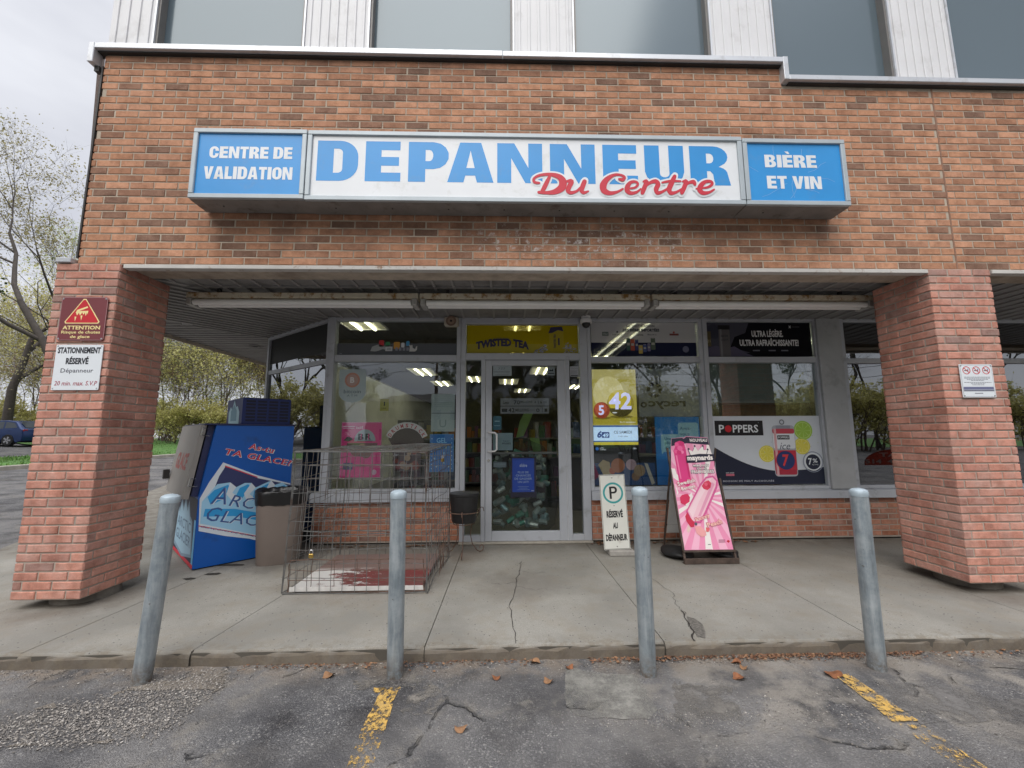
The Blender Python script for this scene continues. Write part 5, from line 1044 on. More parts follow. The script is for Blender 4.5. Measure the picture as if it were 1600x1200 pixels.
# ================================================================ ICE FREEZER
A_ = .795; fz = thing('ice_freezer', 'blue slant-fronted ice freezer with crooked iceberg graphics beside the left glass wall', 'freezer', (1.017, .821, ZS), A_)
FB = M('freezer_blue', srgb('0a56ac'), .38, var=.05, vs=2, dirt=(srgb('1c3c70'), .6, .8, 4)); FN = M('freezer_navy', srgb('272c52'), .45, var=.08); FGR = M('freezer_door_grey', (.27, .255, .24), .5, var=.08, vs=3, dirt=((.33, .22, .2), .62, .72, 9))
z_ = lambda z: z - ZS
PF = [(0, .012), (0, .645), (.094, 1.344), (.804, 1.344), (.804, .012)]
mb = MB(); mb.prism(PF, ((0, 0, 0), (1, 0, 0), (0, 0, 1), (0, 1, 0)), 0, 1.054, FB); mb.box(.03, .78, .03, 1.02, 0, .012, BLACK); mb.box(-.0, .82, -.01, 1.064, 1.345, 1.362, FN, .004); mb.build('cabinet', fz, local=True)
sl = Vector((.094, 0, .699)).normalized(); sn = Vector((-.699, 0, .094)).normalized()
mb = MB(); mb.prism([(.02, 0), (.70, 0), (.70, .96), (.02, .96)], ((0, .047, .645), sl, (0, 1, 0), sn), .002, .055, FN)
mb.build('door_frame', fz, local=True)
mb = MB(); mb.prism([(.0, 0), (.70, 0), (.70, 1.0), (.0, 1.0)], ((0, .03, .640), sl, (0, 1, 0), sn), .07, .115, FGR); dr = mb.build('door', fz, local=True)
s = Sheet(Vector((0, 1.03, .640)) + sn * .116, (0, -1, 0), sl, sn); s.text('GLACE', .2, .25, .8, .42, M('faded_red', (.36, .12, .11), .6), 1, .03, .2); s.build('lettering', dr, local=True)
for q in (.12, .60):
    mb = MB(); p0 = Vector((0, .025, .640)) + sl * q; mb.tube([p0 + sn * .03, p0 + sn * .10 + Vector((0, -.02, 0)), p0 + sn * .10 + Vector((0, -.02, 0)) + sl * .07, p0 + sn * .05 + sl * .07], .005, CHROME, 6); mb.build('hinge', fz, local=True)
MB().box(-.155, -.10, .98, 1.03, .78, .88, DARKM, .004).build('handle', fz, local=True)
s = Sheet((0, -.0015, -ZS), (1, 0, 0), (0, 0, 1), (0, -1, 0), .0004)
FW = ink(srgb('d4dce4')); FL = ink(srgb('6cb4e0')); FL2 = ink(srgb('9ccbe8')); FC = ink(srgb('2f9ad8')); FRD = ink(srgb('cc3040')); FTX = ink(srgb('3a5a94'))
s.poly([(.173, 1.061), (.33, .985), (.477, .914), (.66, .85), (.80, .803), (.80, .145), (.62, .21), (.445, .288), (.24, .35), (.024, .433), (.011, .73), (.073, .877)], FW, 1)
s.poly([(.195, 1.02), (.34, .955), (.49, .882), (.70, .82), (.80, .79), (.80, .50), (.10, .60), (.115, .80), (.15, .93)], ink(srgb('343a66')), 2); s.poly([(.19, 1.030), (.33, .967), (.48, .897), (.48, .888), (.33, .957), (.19, 1.018)], FRD, 2.5)
s.poly([(.10, .80), (.14, .853), (.245, .862), (.30, .81), (.37, .845), (.43, .841), (.47, .79), (.56, .83), (.61, .85), (.64, .80), (.72, .82), (.80, .76), (.80, .21), (.44, .34), (.03, .50), (.03, .70)], FL2, 3)
for P in ([(.12, .80), (.23, .84), (.26, .79), (.19, .70), (.10, .66), (.07, .74)], [(.33, .80), (.40, .83), (.43, .80), (.36, .70), (.32, .66), (.30, .72)], [(.46, .76), (.58, .82), (.61, .80), (.52, .68), (.45, .66)], [(.66, .77), (.74, .79), (.79, .74), (.72, .66), (.66, .66)]): s.poly(P, FC, 3.5)
for P in ([(.245, .862), (.30, .81), (.27, .76), (.33, .70), (.29, .66), (.22, .75)], [(.43, .841), (.47, .79), (.42, .73), (.47, .68), (.40, .66), (.37, .74)], [(.61, .85), (.65, .80), (.60, .72), (.65, .66), (.56, .66), (.55, .74)]): s.poly(P, FW, 3.8)
s.poly([(.06, .63), (.30, .60), (.80, .44), (.80, .36), (.30, .53), (.05, .56)], FC, 3.6)
an = -.28
s.text('A', .095, .672, .225, .832, FTX, 5, .0, .15, an * .6); s.text('RCTIC', .245, .635, .76, .745, FTX, 5, .0, .12, an); s.text('G', .06, .525, .17, .655, FTX, 5, .0, .1, an); s.text('LACIER', .185, .49, .76, .60, FTX, 5, .0, .12, an)
s.text('A', .098, .668, .228, .828, FW, 4.5, .012, .15, an * .6); s.text('RCTIC', .248, .632, .763, .742, FW, 4.5, .012, .12, an); s.text('LACIER', .188, .487, .763, .597, FW, 4.5, .012, .12, an)
s.text('GLA\u00c7ONS DE QUALIT\u00c9', .035, .462, .60, .484, FTX, 5, .01, .3, -.355); s.poly([(.021, .484), (.021, .476), (.442, .322), (.80, .19), (.80, .197), (.442, .33)], FRD, 4)
for (w_, x0, y0, x1, h_) in (('As-tu', .375, 1.185, .625, .065), ('TA GLACE?', .17, 1.135, .815, .068)):
    s.text(w_, x0, y0, x1, y0 + h_, FW, 3, .05, .1, an * .85, 1.12); s.text(w_, x0 + .004, y0 + .004, x1 - .008, y0 + h_ - .004, FRD, 4, .02, .1, an * .85, 1.12)
s.build('side_graphic', fz, local=True)
s = Sheet((-.0015, 1.054, 0), (0, -1, 0), (0, 0, 1), (-1, 0, 0), .0004); s.rect(0, .012, 1.054, .645, ink(srgb('262b44')), 1); s.rect(0, .012, 1.054, .05, FRD, 1.5); s.rect(.98, .05, 1.054, .45, FL, 1.4)
s.poly([(.03, .08), (.03, .42), (.12, .50), (.2, .46), (.30, .60), (.40, .50), (.50, .64), (.60, .52), (.68, .60), (.78, .46), (.9, .42), (.97, .10), (.5, .03)], ink(srgb('7f98ac')), 2); s.poly([(.06, .12), (.06, .40), (.13, .46), (.21, .43), (.30, .55), (.41, .46), (.50, .58), (.61, .48), (.68, .55), (.77, .42), (.86, .40), (.92, .12), (.5, .06)], ink(srgb('9fc0d4')), 3)
s.text('ARCTIC', .15, .30, .85, .40, ink(srgb('5a7490')), 4, .01); s.text('GLACIER', .12, .17, .88, .27, ink(srgb('5a7490')), 4, .01); s.build('front_graphic', fz, local=True)
mb = MB(); mb.box(.33, .80, .12, .75, 1.362, 1.645, ink(srgb('1a2a66')), .008); cpx = mb.build('compressor', fz, local=True)
s = Sheet((.33, .1185, 1.362), step=.0008)
for c_ in range(4):
    for k in range(7): s.rect(.03 + c_ * .108, .03 + k * .034, .118 + c_ * .108, .052 + k * .034, ink(srgb('0c1230')), 1)
s.build('grille', cpx, local=True)
s = Sheet((.3285, .75, 1.362), (0, -1, 0), (0, 0, 1), (-1, 0, 0)); s.poly([(.1, .0), (.08, .14), (.16, .20), (.22, .17), (.30, .27), (.38, .19), (.44, .20), (.52, .13), (.52, .0)], ink(srgb('a8ccd8')), 1); s.poly([(.18, .04), (.18, .15), (.30, .22), (.42, .15), (.42, .04)], ink(srgb('6c98ac')), 2); s.build('sticker', cpx, local=True)

# ================================================================ BIN
bn = thing('trash_bin', 'brown plastic trash bin lined with a black bag beside the blue ice freezer', 'trash bin', (1.655, 1.10, ZS), .35)
TA = M('bin_taupe', (.185, .15, .13), .55, var=.08, vs=3, dirt=((.2, .17, .15), .6, .8, 5))
def sup(r, k, n=40, e=3.2):
    o = []
    for i in range(n):
        a = 2 * PI * i / n; c, s_ = math.cos(a), math.sin(a); q = (abs(c) ** e + abs(s_) ** e) ** (-1 / e); o.append((r * k[0] * q * c, r * k[1] * q * s_))
    return o
def loft(mb, rings, mat, caps=(True, True)):
    n = len(rings[0]); vs = [p for r_ in rings for p in r_]; fs = [(i * n + k, i * n + (k + 1) % n, (i + 1) * n + (k + 1) % n, (i + 1) * n + k) for i in range(len(rings) - 1) for k in range(n)]
    if caps[0]: fs.append(tuple(range(n))[::-1])
    if caps[1]: fs.append(tuple((len(rings) - 1) * n + k for k in range(n)))
    mb.add(vs, fs, mat)
R_ = lambda r, z: [(a, b, z) for a, b in sup(r, (1, .82))]
mb = MB(); loft(mb, [R_(.185, .0), R_(.19, .01), R_(.222, .62)], TA, (True, False)); mb.box(-.004, .004, -.1905, -.15, .02, .6, M('bin_seam', (.06, .045, .04), .6)) if False else None
mb.build('body', bn, smooth='auto', local=True)
r = random.Random(4); rg = []
for (rad, z, j) in ((.226, .565, .004), (.232, .60, .007), (.236, .65, .008), (.24, .69, .007), (.234, .705, .006), (.215, .69, .012), (.20, .62, .02), (.17, .56, .02)):
    rg.append([(a + r.uniform(-j, j), b + r.uniform(-j, j), z + r.uniform(-j, j) * 1.2) for a, b in sup(rad, (1, .82))])
mb = MB(); loft(mb, rg, M('bin_bag', (.012, .012, .013), .28, bs=.5, bscale=22), (False, True)); mb.build('bag', bn, smooth=True, local=True)

# ================================================================ WIRE CAGE
cg = thing('wire_cage', 'bent rusty wire mesh cage standing empty in front of the left shop window', 'cage', (2.73, .68, ZS))
r = random.Random(9)
C8 = {'fl': Vector((2.17, .205, .09)), 'fr': Vector((3.292, .185, .09)), 'br': Vector((3.335, 1.165, .09)), 'bl': Vector((2.23, 1.19, .09)), 'flt': Vector((2.20, .21, 1.19)), 'frt': Vector((3.27, .215, 1.175)), 'brt': Vector((3.345, 1.17, 1.225)), 'blt': Vector((2.25, 1.19, 1.21))}
def mesh_panel(a, b, c, d, nu, nv, name, jit=.006, frame_r=.0042, skip=0., u0=0, u1=1, v0=0, v1=1, off=(0, 0, 0), mat=WIRE):
    """a-b bottom edge, d-c top edge"""
    off = Vector(off); mb = MB(); ph = r.uniform(0, 6)
    def q(u, v): 
        p = (a * (1 - u) + b * u) * (1 - v) + (d * (1 - u) + c * u) * v; nrm = (b - a).cross(d - a).normalized()
        return p + off + nrm * (.010 * math.sin(u * 7 + ph) * math.sin(v * 5 + ph))
    for i in range(nu + 1):
        u = u0 + (u1 - u0) * i / nu; 
        if r.random() < skip: continue
        mb.tube([q(u + r.uniform(-1, 1) * jit, v0 + (v1 - v0) * k / 5) for k in range(6)], frame_r if i in (0, nu) else .0026, mat, 5, False)
    for j in range(nv + 1):
        v = v0 + (v1 - v0) * j / nv
        if r.random() < skip: continue
        mb.tube([q(u0 + (u1 - u0) * k / 6, v + r.uniform(-1, 1) * jit) for k in range(7)], frame_r if j in (0, nv) else .0026, mat, 5, False)
    return mb.build(name, cg)
mesh_panel(C8['fl'], C8['fr'], C8['frt'], C8['flt'], 12, 10, 'front_panel', mat=WIRE)
mesh_panel(C8['bl'], C8['br'], C8['brt'], C8['blt'], 12, 10, 'back_panel', skip=.05)
mesh_panel(C8['bl'], C8['fl'], C8['flt'], C8['blt'], 10, 10, 'side_panel'); mesh_panel(C8['fr'], C8['br'], C8['brt'], C8['frt'], 10, 10, 'side_panel', jit=.015)
mesh_panel(C8['flt'], C8['frt'], C8['brt'], C8['blt'], 14, 12, 'top_panel', jit=.01)
mesh_panel(C8['fl'], C8['fr'], C8['frt'], C8['flt'], 5, 5, 'gate', u0=.10, u1=.88, v0=.42, v1=.90, off=(0, .03, 0))
mesh_panel(C8['fl'], C8['fr'], C8['frt'], C8['flt'], 6, 3, 'lower_gate', u0=.02, u1=.98, v0=.0, v1=.22, off=(0, .028, 0), mat=RUST)
for k in range(14):
    a = C8['fr'].lerp(C8['br'], r.uniform(.0, 1)) + Vector((r.uniform(-.02, .03), 0, 0)); MB().tube([a, a + Vector((r.uniform(-.03, .04), r.uniform(-.06, .06), r.uniform(.04, .3))), a + Vector((r.uniform(-.05, .05), r.uniform(-.1, .1), r.uniform(.1, .5)))], .002, RUST, 5, False).build('loose_wire', cg)
for (u, v, du, dv) in ((.0, .55, .25, .12), (.05, .25, .2, .1), (.3, .6, -.2, -.25)):
    a = C8['fl'].lerp(C8['flt'], v); MB().tube([a + Vector((u, 0, 0)), a + Vector((u + du * .5, .12, dv * .3)), a + Vector((u + du, .3, dv))], .0022, WIRE, 5, False).build('loose_wire', cg)
def board_mat():
    m, t, p, g = base_mat('peeling_paint'); pos = g.outputs['Position']; sx = nn(t, 'ShaderNodeSeparateXYZ'); t.links.new(pos, sx.inputs[0])
    mp_ = _n(t, 'ShaderNodeMapping', {'Scale': (.7, 1.2, 1)}); t.links.new(pos, mp_.inputs[0])
    th = math_(t, 'ADD', noise(t, mp_.outputs[0], 11, 9, .8), mapr(t, sx.outputs[0], 2.25, 2.9, .13, -.10)); a = mapr(t, th, .50, .53)
    red = mix(t, mapr(t, noise(t, pos, 5, 5), .35, .7), (.20, .040, .038), (.155, .075, .065)); red = mix(t, mapr(t, sx.outputs[1], .62, .68), red, (.22, .15, .13)); c = mix(t, math_(t, 'MULTIPLY', a, mapr(t, sx.outputs[1], .72, .62)), red, (.66, .64, .61)); t.links.new(c, p.inputs['Base Color']); p.inputs['Roughness'].default_value = .7; bump(t, p, a, .5, .002); return m
tb = thing('painted_board', 'board with peeling maroon and white paint lying on the floor of the wire cage', 'board', (2.76, .6, ZS))
MB().box(2.225, 3.255, .225, 1.13, .098, .125, board_mat(), .003).build('panel', tb); MB().box(2.215, 3.265, .215, .2245, .098, .130, M('white_edge', (.62, .60, .57), .6, var=.15, vs=12)).build('edging', tb)
def padlock(x, y, z, lb, mat, rz=0):
    t = thing('padlock', lb, 'padlock', (x, y, z), rz); MB().box(-.018, .018, -.008, .008, -.045, -.012, mat, .004).build('body', t, local=True)
    MB().tube([(-.012, 0, -.012), (-.012, 0, .008), (-.006, 0, .016), (.006, 0, .016), (.012, 0, .008), (.012, 0, -.012)], .0035, CHROME, 6).build('shackle', t, local=True)
padlock(2.38, .195, .40, 'brass padlock hanging low at the left of the cage front', BRASS); padlock(3.09, .18, .40, 'brass padlock low on the cage front, right of its bollard', BRASS, .2); padlock(3.325, .72, 1.11, 'large brass padlock near the top right edge of the cage', BRASS, 1.2)

# ================================================================ POT ON WIRE STAND
pt = thing('plant_pot', 'black bucket ashtray sitting in a wire stand left of the door', 'pot', (3.485, 1.22, .42))
MB().lathe([(.120, .0), (.128, .02), (.150, .27), (.157, .275), (.157, .295), (.148, .298)], (3.485, 1.22, .415), M('pot_black', (.018, .018, .019), .45, var=.2, vs=20, bs=.2), 36).build('bucket', pt, smooth='auto')
MB().lathe([(.146, .0), (.146, .004)], (3.485, 1.22, .706), M('sand', (.05, .045, .04), .95), 24).build('filling', pt)
ps = thing('pot_stand', 'rusty wire stand with three scrolled legs holding the black bucket', 'plant stand', (3.485, 1.22, ZS))
mb = MB(); mb.tube([(3.485 + .163 * math.cos(q * PI / 16), 1.22 + .163 * math.sin(q * PI / 16), .52) for q in range(33)], .005, RUST, 6, False); mb.tube([(3.485 + .11 * math.cos(q * PI / 16), 1.22 + .11 * math.sin(q * PI / 16), .40) for q in range(33)], .004, RUST, 6, False); mb.build('ring', ps)
for k in range(3):
    a = -PI / 2 + k * 2 * PI / 3; c_, s_ = math.cos(a), math.sin(a)
    P = [(.235, .50), (.225, .54), (.20, .545), (.175, .52), (.155, .46), (.09, .38), (.075, .28), (.10, .18), (.15, .11), (.19, .088), (.225, .10), (.235, .13), (.215, .155), (.19, .145), (.188, .125)]
    pts = [Vector((3.485 + c_ * a_, 1.22 + s_ * a_, z)) for a_, z in P]; MB().tube(pts, .0045, RUST, 6).build('leg', ps)

# ================================================================ P SIGN
tp = thing('reserved_sign', 'tall white P sign reserved for the shop, propped on a concrete block beside the bollard', 'parking sign', (5.08, 1.13, ZS))
V_ = Vector((-.02, .06, .745)).normalized(); N_ = V_.cross(Vector((1, 0, -.01))).normalized() * -1
if N_.y > 0: N_ = -N_
U_ = V_.cross(N_).normalized()
s = Sheet((4.938, 1.13, .135), U_, V_, N_, .0006); OW = M('sign_offwhite', srgb('dcdcd4'), .5, var=.04, vs=5, dirt=((.50, .47, .42), .62, .75, 7)); s.plate(0, 0, .272, .755, .012, OW, .006)
s.rect(.004, .004, .268, .009, ch('5c5854'), 1); s.rect(.004, .746, .268, .751, ch('5c5854'), 1); s.rect(.004, .009, .008, .746, ch('5c5854'), 1); s.rect(.264, .009, .268, .746, ch('5c5854'), 1)
s.ring(.136, .565, .088, .108, ch('3c9c9c'), 1, 48); PK = ch('1c1c20')
s.polys([[(.098, .505), (.098, .63)] + arc(.145, .595, .036, .036, 90, -90, 10) + [(.120, .559), (.120, .505)], [(.120, .577), (.120, .612)] + arc(.142, .5945, .017, .0175, 90, -90, 8)], PK, 2)
s.text('R\u00c9SERV\u00c9', .05, .315, .222, .40, PK, 1, .05); s.text('AU', .108, .205, .16, .265, PK, 1, .05); s.text('D\u00c9PANNEUR', .026, .085, .25, .165, PK, 1, .05)
screws(s, [(.136, .72), (.136, .435), (.136, .03)], 3); s.build('plate', tp)
MB().tube([(5.075, 1.155, .12), (5.06, 1.21, .86)], .014, GALV, 8).build('post', tp)
tag(MB().box(4.985, 5.245, 1.09, 1.30, ZS, .135, M('block', (.36, .34, .31), .95, var=.2, vs=14, bs=.6), .008).build('concrete_block'), 'grey concrete block under the white P sign', 'concrete block')

# ================================================================ PINK SANDWICH BOARD
ab = thing('sandwich_board', 'pink ice pop advertising sandwich board with rusty frame in front of the windows', 'sandwich board', (5.9, 1.1, ZS))
FRM = M('rusty_frame', (.085, .06, .048), .7, .2, var=.4, vs=12)
V_ = Vector((-.01, .27, 1.08)).normalized(); U_ = Vector((1, 0, 0)); N_ = U_.cross(V_).normalized()
if N_.y > 0: N_ = -N_
O_ = Vector((5.648, .835, .205)); s = Sheet(O_, U_, V_, N_, .0006)
def A(x, y):
    return ((x - (155 - (1030 - y) * .128)) / 425 * .475, (1030 - y) / 960 * 1.10)
def AP(l, mat, L): s.poly([A(*q) for q in l], mat, L)
OUT = [(155, 1030), (62, 345), (66, 150), (72, 72), (180, 62), (185, 72), (215, 52), (420, 66), (432, 140), (448, 210), (470, 255), (468, 330), (478, 390), (580, 1030)]
OUTm = [A(*q) for q in OUT]; s.prism(OUTm[::-1], s.fr, -.006, 0, SWH)
PK1 = ch('ee94b8'); PK2 = ch('f6b8d0'); PK3 = ch('e03a84'); PK4 = ch('f06ca0'); PW = ch('f4ece8'); PNV = ch('211c34')
s.poly(OUTm, PK1, 1)
def cp(l): # keep rays inside the outline
    return l
cx_, cy_ = 340, 600
RAY = []
for k in range(22):
    a0 = k / 22 * 2 * PI; a1 = a0 + .15
    def hit(a):
        t_ = 0; c_, s_ = math.cos(a), math.sin(a)
        while t_ < 700:
            t_ += 6; x, y = cx_ + c_ * t_, cy_ + s_ * t_
            if not inpoly(x, y, OUT): break
        return (cx_ + c_ * (t_ - 6), cy_ + s_ * (t_ - 6))
    AP([(cx_, cy_), hit(a0), hit((a0 + a1) / 2), hit(a1)], PW if k % 4 == 1 else PK2, 1.5 + .01 * k)
AP([(74, 74), (178, 66), (186, 78), (216, 58), (418, 70), (428, 125), (430, 135), (215, 118), (90, 140), (68, 145)], PNV, 3)
s.text('NOUVEAU', A(250, 106)[0], A(250, 106)[1], A(250, 106)[0] + .185, A(425, 76)[1], PW, 4, .03, space=1.1)
# deep pink ice pop
AP([(88, 190), (130, 470), (220, 520), (240, 440), (205, 180), (190, 110), (150, 95), (108, 110), (105, 150)], PK3, 5)
for (x, y, q, c_) in ((120, 130, .022, 'f05c98'), (165, 120, .025, 'd82c74'), (150, 165, .028, 'f468a4'), (110, 195, .02, 'f05c98'), (185, 160, .02, 'e84888'), (140, 205, .025, 'd82c74'), (170, 200, .018, 'f884b4')): s.disc(*A(x, y), q, ch(c_), 6 + q * 10, 12)
AP([(105, 230), (140, 440), (152, 440), (120, 230)], ch('f47cac'), 6.5); AP([(190, 240), (222, 430), (234, 430), (206, 230)], ch('c82468'), 6.5)
AP([(62, 345), (95, 350), (110, 400), (70, 400)], PW, 4); AP([(95, 490), (120, 560), (105, 580)], PW, 4)
# crown and logo words
CR_ = [(250, 235), (228, 175), (270, 195), (292, 145), (320, 190), (368, 142), (375, 185), (412, 178), (392, 235)]
AP([(x + (x - 320) * .06, y + (y - 195) * .10) for x, y in CR_], PNV, 7); AP(CR_, PW, 8)
for (x, y) in ((232, 172), (290, 145), (368, 145), (412, 178)): s.disc(*A(x, y), .010, PNV, 9, 12)
ag = .02
AP([(205, 300), (205, 235), (330, 218), (470, 222), (474, 282), (330, 296)], PNV, 9); s.text('maynards', A(214, 290)[0] + .005, A(0, 292)[1], A(214, 290)[0] + .275, A(0, 232)[1], PW, 10, .05, 0, ag, 1.05)
def line(tx, x0, y0, w_, h_, m1, m2, L=9, b=.05, ang=ag):
    a, b_ = A(x0, y0); b = min(b, .055); s.text(tx, a - .004, b_ - .004, a + w_ + .004, b_ + h_ + .004, m2, L, b, 0, ang, 1.08); s.text(tx, a, b_, a + w_, b_ + h_, m1, L + 1, .03, 0, ang, 1.08)
line('M\u00caME GO\u00dbT', 268, 335, .16, .026, PW, PNV); line('QUE LES', 300, 362, .10, .02, PW, PNV); line('FRIANDISES', 250, 395, .235, .032, PW, PNV)
line('Swedish', 118, 505, .19, .040, PW, ch('d02860'), 12, .07, .22); line('Berries', 150, 545, .15, .036, PW, ch('d02860'), 12, .07, .22)
AP([(130, 600), (150, 580), (200, 570), (222, 600), (215, 640), (170, 665), (135, 650)], ch('d8305c'), 7); AP([(205, 590), (240, 560), (250, 600), (225, 640), (190, 680), (180, 660)], PW, 6.5)
# pale ice pop
AP([(178, 722), (318, 488), (378, 424), (446, 414), (488, 458), (478, 520), (364, 735), (308, 818), (228, 818)], ch('d85c98'), 7.3)
AP([(195, 715), (330, 500), (385, 440), (440, 430), (472, 465), (462, 510), (350, 720), (300, 800), (235, 800)], ch('f2c4d0'), 7.5); AP([(430, 470), (455, 490), (310, 760), (285, 760)], ch('e49cb8'), 7.8); AP([(205, 715), (340, 505), (400, 445), (430, 440), (300, 640), (240, 770)], ch('f6d4dc'), 8)
AP([(335, 505), (360, 470), (400, 455), (425, 480), (415, 520), (385, 542), (350, 530)], ch('d83858'), 9); s.disc(*A(375, 490), .018, ch('e8607c'), 9.5, 12); s.disc(*A(400, 505), .015, ch('c82848'), 9.6, 12)
AP([(190, 725), (170, 760), (180, 800), (215, 850), (245, 845), (250, 810), (215, 770)], ch('cc2c4c'), 8.5); AP([(190, 830), (180, 880), (195, 895), (215, 860)], ch('e8c8c0'), 8)
line('Fuzzy', 270, 812, .155, .042, ch('f8c8b8'), ch('c83c74'), 13, .08, .30); line('Peach', 370, 855, .155, .045, ch('f8c8b8'), ch('c83c74'), 13, .08, .25)
AP([(250, 845), (300, 840), (345, 880), (350, 915), (310, 930), (265, 900)], ch('f0a8a8'), 9); AP([(350, 850), (385, 860), (370, 890), (350, 885)], ch('e86c74'), 9); s.disc(*A(262, 822), .014, ch('586068'), 12, 12)
for k in range(3): a, b_ = A(455, 955 + k * 9); s.rect(a, b_, a + .065, b_ + .004, ch('8c4860'), 6)
s.poly([(A(540, 965)[0] + .016 * math.cos(q * PI / 2), A(540, 965)[1] + .014 * math.sin(q * PI / 2)) for q in range(4)], SRED, 6); s.rect(*A(360, 990), A(385, 990)[0], A(385, 986)[1], PNV, 6)
s.build('poster', ab)
mb = MB()
P = lambda a, b: O_ + U_ * a + V_ * b
for a in (-.008, .488): 
    mb.prism([(a - .009, -.13), (a + .009, -.13), (a + .009 - (0 if a < .1 else .0), 1.0 if a < .1 else .68), (a - .009, 1.0 if a < .1 else .68)], (O_, U_, V_, N_), -.028, -.007, FRM)
mb.prism([(-.017, -.02), (.497, -.02), (.497, 0), (-.017, 0)], (O_, U_, V_, N_), -.03, .006, FRM)
mb.box(5.63, 6.158, .80, .812, ZS + .002, ZS + .055, FRM, .002); mb.box(5.63, 6.158, .813, .86, ZS + .001, ZS + .008, FRM); mb.build('front_frame', ab)
mb = MB()
for x in (5.70, 6.17): mb.tube([(x - .01, 1.12, 1.16), (x, 1.50, ZS + .002)], .011, FRM, 6)
mb.tube([(5.70, 1.42, .32), (6.17, 1.42, .32)], .009, FRM, 6); mb.tube([(5.70, 1.28, .78), (6.17, 1.28, .78)], .009, FRM, 6); mb.build('rear_frame', ab)
V2 = Vector((0, -.38, 1.08)).normalized(); N2 = Vector((1, 0, 0)).cross(V2)
mb = MB(); mb.prism([(0, .16), (.44, .16), (.44, 1.0), (0, 1.0)], ((5.715, 1.50, ZS), (1, 0, 0), V2, N2), -.004, .004, M('rear_board', (.50, .49, .47), .6)); mb.build('rear_panel', ab)
def blob(name, lb, c, rx, ry, rz, mat, seed, cat):
    rr = random.Random(seed); mb = MB(); n = 20; prof = []; vs = []
    for i in range(11):
        ph = PI * i / 10; 
        for k in range(n):
            a = 2 * PI * k / n; q = 1 + .14 * math.sin(3 * a + seed) * math.sin(2 * ph) + rr.uniform(-.04, .04); z = math.cos(ph); z = z if z > 0 else z * .55
            vs.append((c[0] + rx * math.sin(ph) ** .7 * math.cos(a) * q, c[1] + ry * math.sin(ph) ** .7 * math.sin(a) * q, c[2] + rz * z))
    mb.add(vs, [(i * n + k, i * n + (k + 1) % n, (i + 1) * n + (k + 1) % n, (i + 1) * n + k) for i in range(10) for k in range(n)], mat); return tag(mb.build(name, smooth=True), lb, cat, 'black sandbags holding the sandwich board')
SB = M('sandbag', (.012, .012, .013), .6, bs=.5, bscale=30)
blob('sandbag', 'black sandbag on the pavement at the left foot of the pink board', (5.67, 1.08, .12), .15, .20, .05, SB, 1, 'sandbag'); blob('sandbag', 'black sandbag on the pavement at the right foot of the pink board', (6.13, 1.06, .12), .13, .2, .05, SB, 2, 'sandbag')
for (x, y, q) in ((6.32, 1.42, .02), (3.30, 1.55, .03), (5.42, 1.50, .025)):
    pass

# ================================================================ DOOR
do = tag(frame('door', [(3.687, 3.762, .107, 2.214, D - .05), (4.552, 4.643, .107, 2.214, D - .05), (3.763, 4.551, 2.15, 2.214, D - .05), (3.763, 4.551, .107, .215, D - .05)], y0=D - .05, y1=D + .0))
pane(do, 3.763, 4.551, .216, 2.149, GLASSDR, y=D - .02)
WHP = M('handle_white', (.68, .68, .68), .3); mb = MB(); mb.tube([(3.72, D - .05, 1.345), (3.735, D - .10, 1.345), (3.80, D - .115, 1.342), (3.822, D - .115, 1.32), (3.822, D - .115, 1.15), (3.80, D - .115, 1.128), (3.735, D - .10, 1.125), (3.72, D - .05, 1.125)], .011, WHP, 10); mb.build('handle', do, smooth=True)
MB().tube([(3.725, D - .05, 1.02), (3.725, D - .058, 1.02)], .018, CHROME, 14).build('lock', do)
MB().box(3.763, 4.551, D + .01, D + .04, 1.085, 1.115, M('push_bar', (.15, .15, .15), .4, .5), .005).build('push_bar', do)
MB().box(4.6435, 4.6475, D - .052, D - .03, .107, 2.214, M('weather_strip', (.72, .73, .74), .4)).build('weather_strip', do)
#@@PART5
# ================================================================ BACKGROUND LEFT: GRASS, KERB, CAR
gx = lambda y: -11.55 - .11 * (y - 9.5)
GR = M('grass_green', (.07, .16, .03), .9, var=.35, vs=3, bs=.8, bscale=30)
mb = MB(); vs = []; ysl = [4 + 1.5 * k for k in range(30)]
for y in ysl:
    xe = gx(y); wide = 3.6 if y < 17 else 3.6 + (y - 17) * 1.5
    for k in range(7): x = xe - .15 - wide * k / 6; vs.append((x, y, hgt(x, y) + .10 + .05 * math.sin(k * 1.0)))
mb.add(vs, [(j * 7 + k, (j + 1) * 7 + k, (j + 1) * 7 + k + 1, j * 7 + k + 1) for j in range(len(ysl) - 1) for k in range(6)], GR); tag(mb.build('lawn'), kind='structure')
mb = MB(); rr = random.Random(21); GB = [M('blade_a', (.09, .20, .035), .8), M('blade_b', (.06, .14, .025), .8), M('blade_c', (.14, .24, .05), .8)]
for k in range(9000):
    y = rr.uniform(8, 34); xe = gx(y); wide = 3.6 if y < 17 else 3.6 + (y - 17) * 1.5; x = xe - .2 - rr.random() * (wide - .3); z = hgt(x, y) + .11; a = rr.uniform(0, 6); w_ = rr.uniform(.01, .03); h_ = rr.uniform(.04, .11)
    mb.add([(x - w_ * math.cos(a), y - w_ * math.sin(a), z), (x + w_ * math.cos(a), y + w_ * math.sin(a), z), (x + rr.uniform(-.04, .04), y + rr.uniform(-.04, .04), z + h_)], [(0, 1, 2)], rr.choice(GB))
tag(mb.build('grass'), 'short bright green grass verge beyond the road', kind='stuff')
mb = MB(); KC = M('kerb_concrete', (.36, .33, .28), .9, var=.2, vs=3)
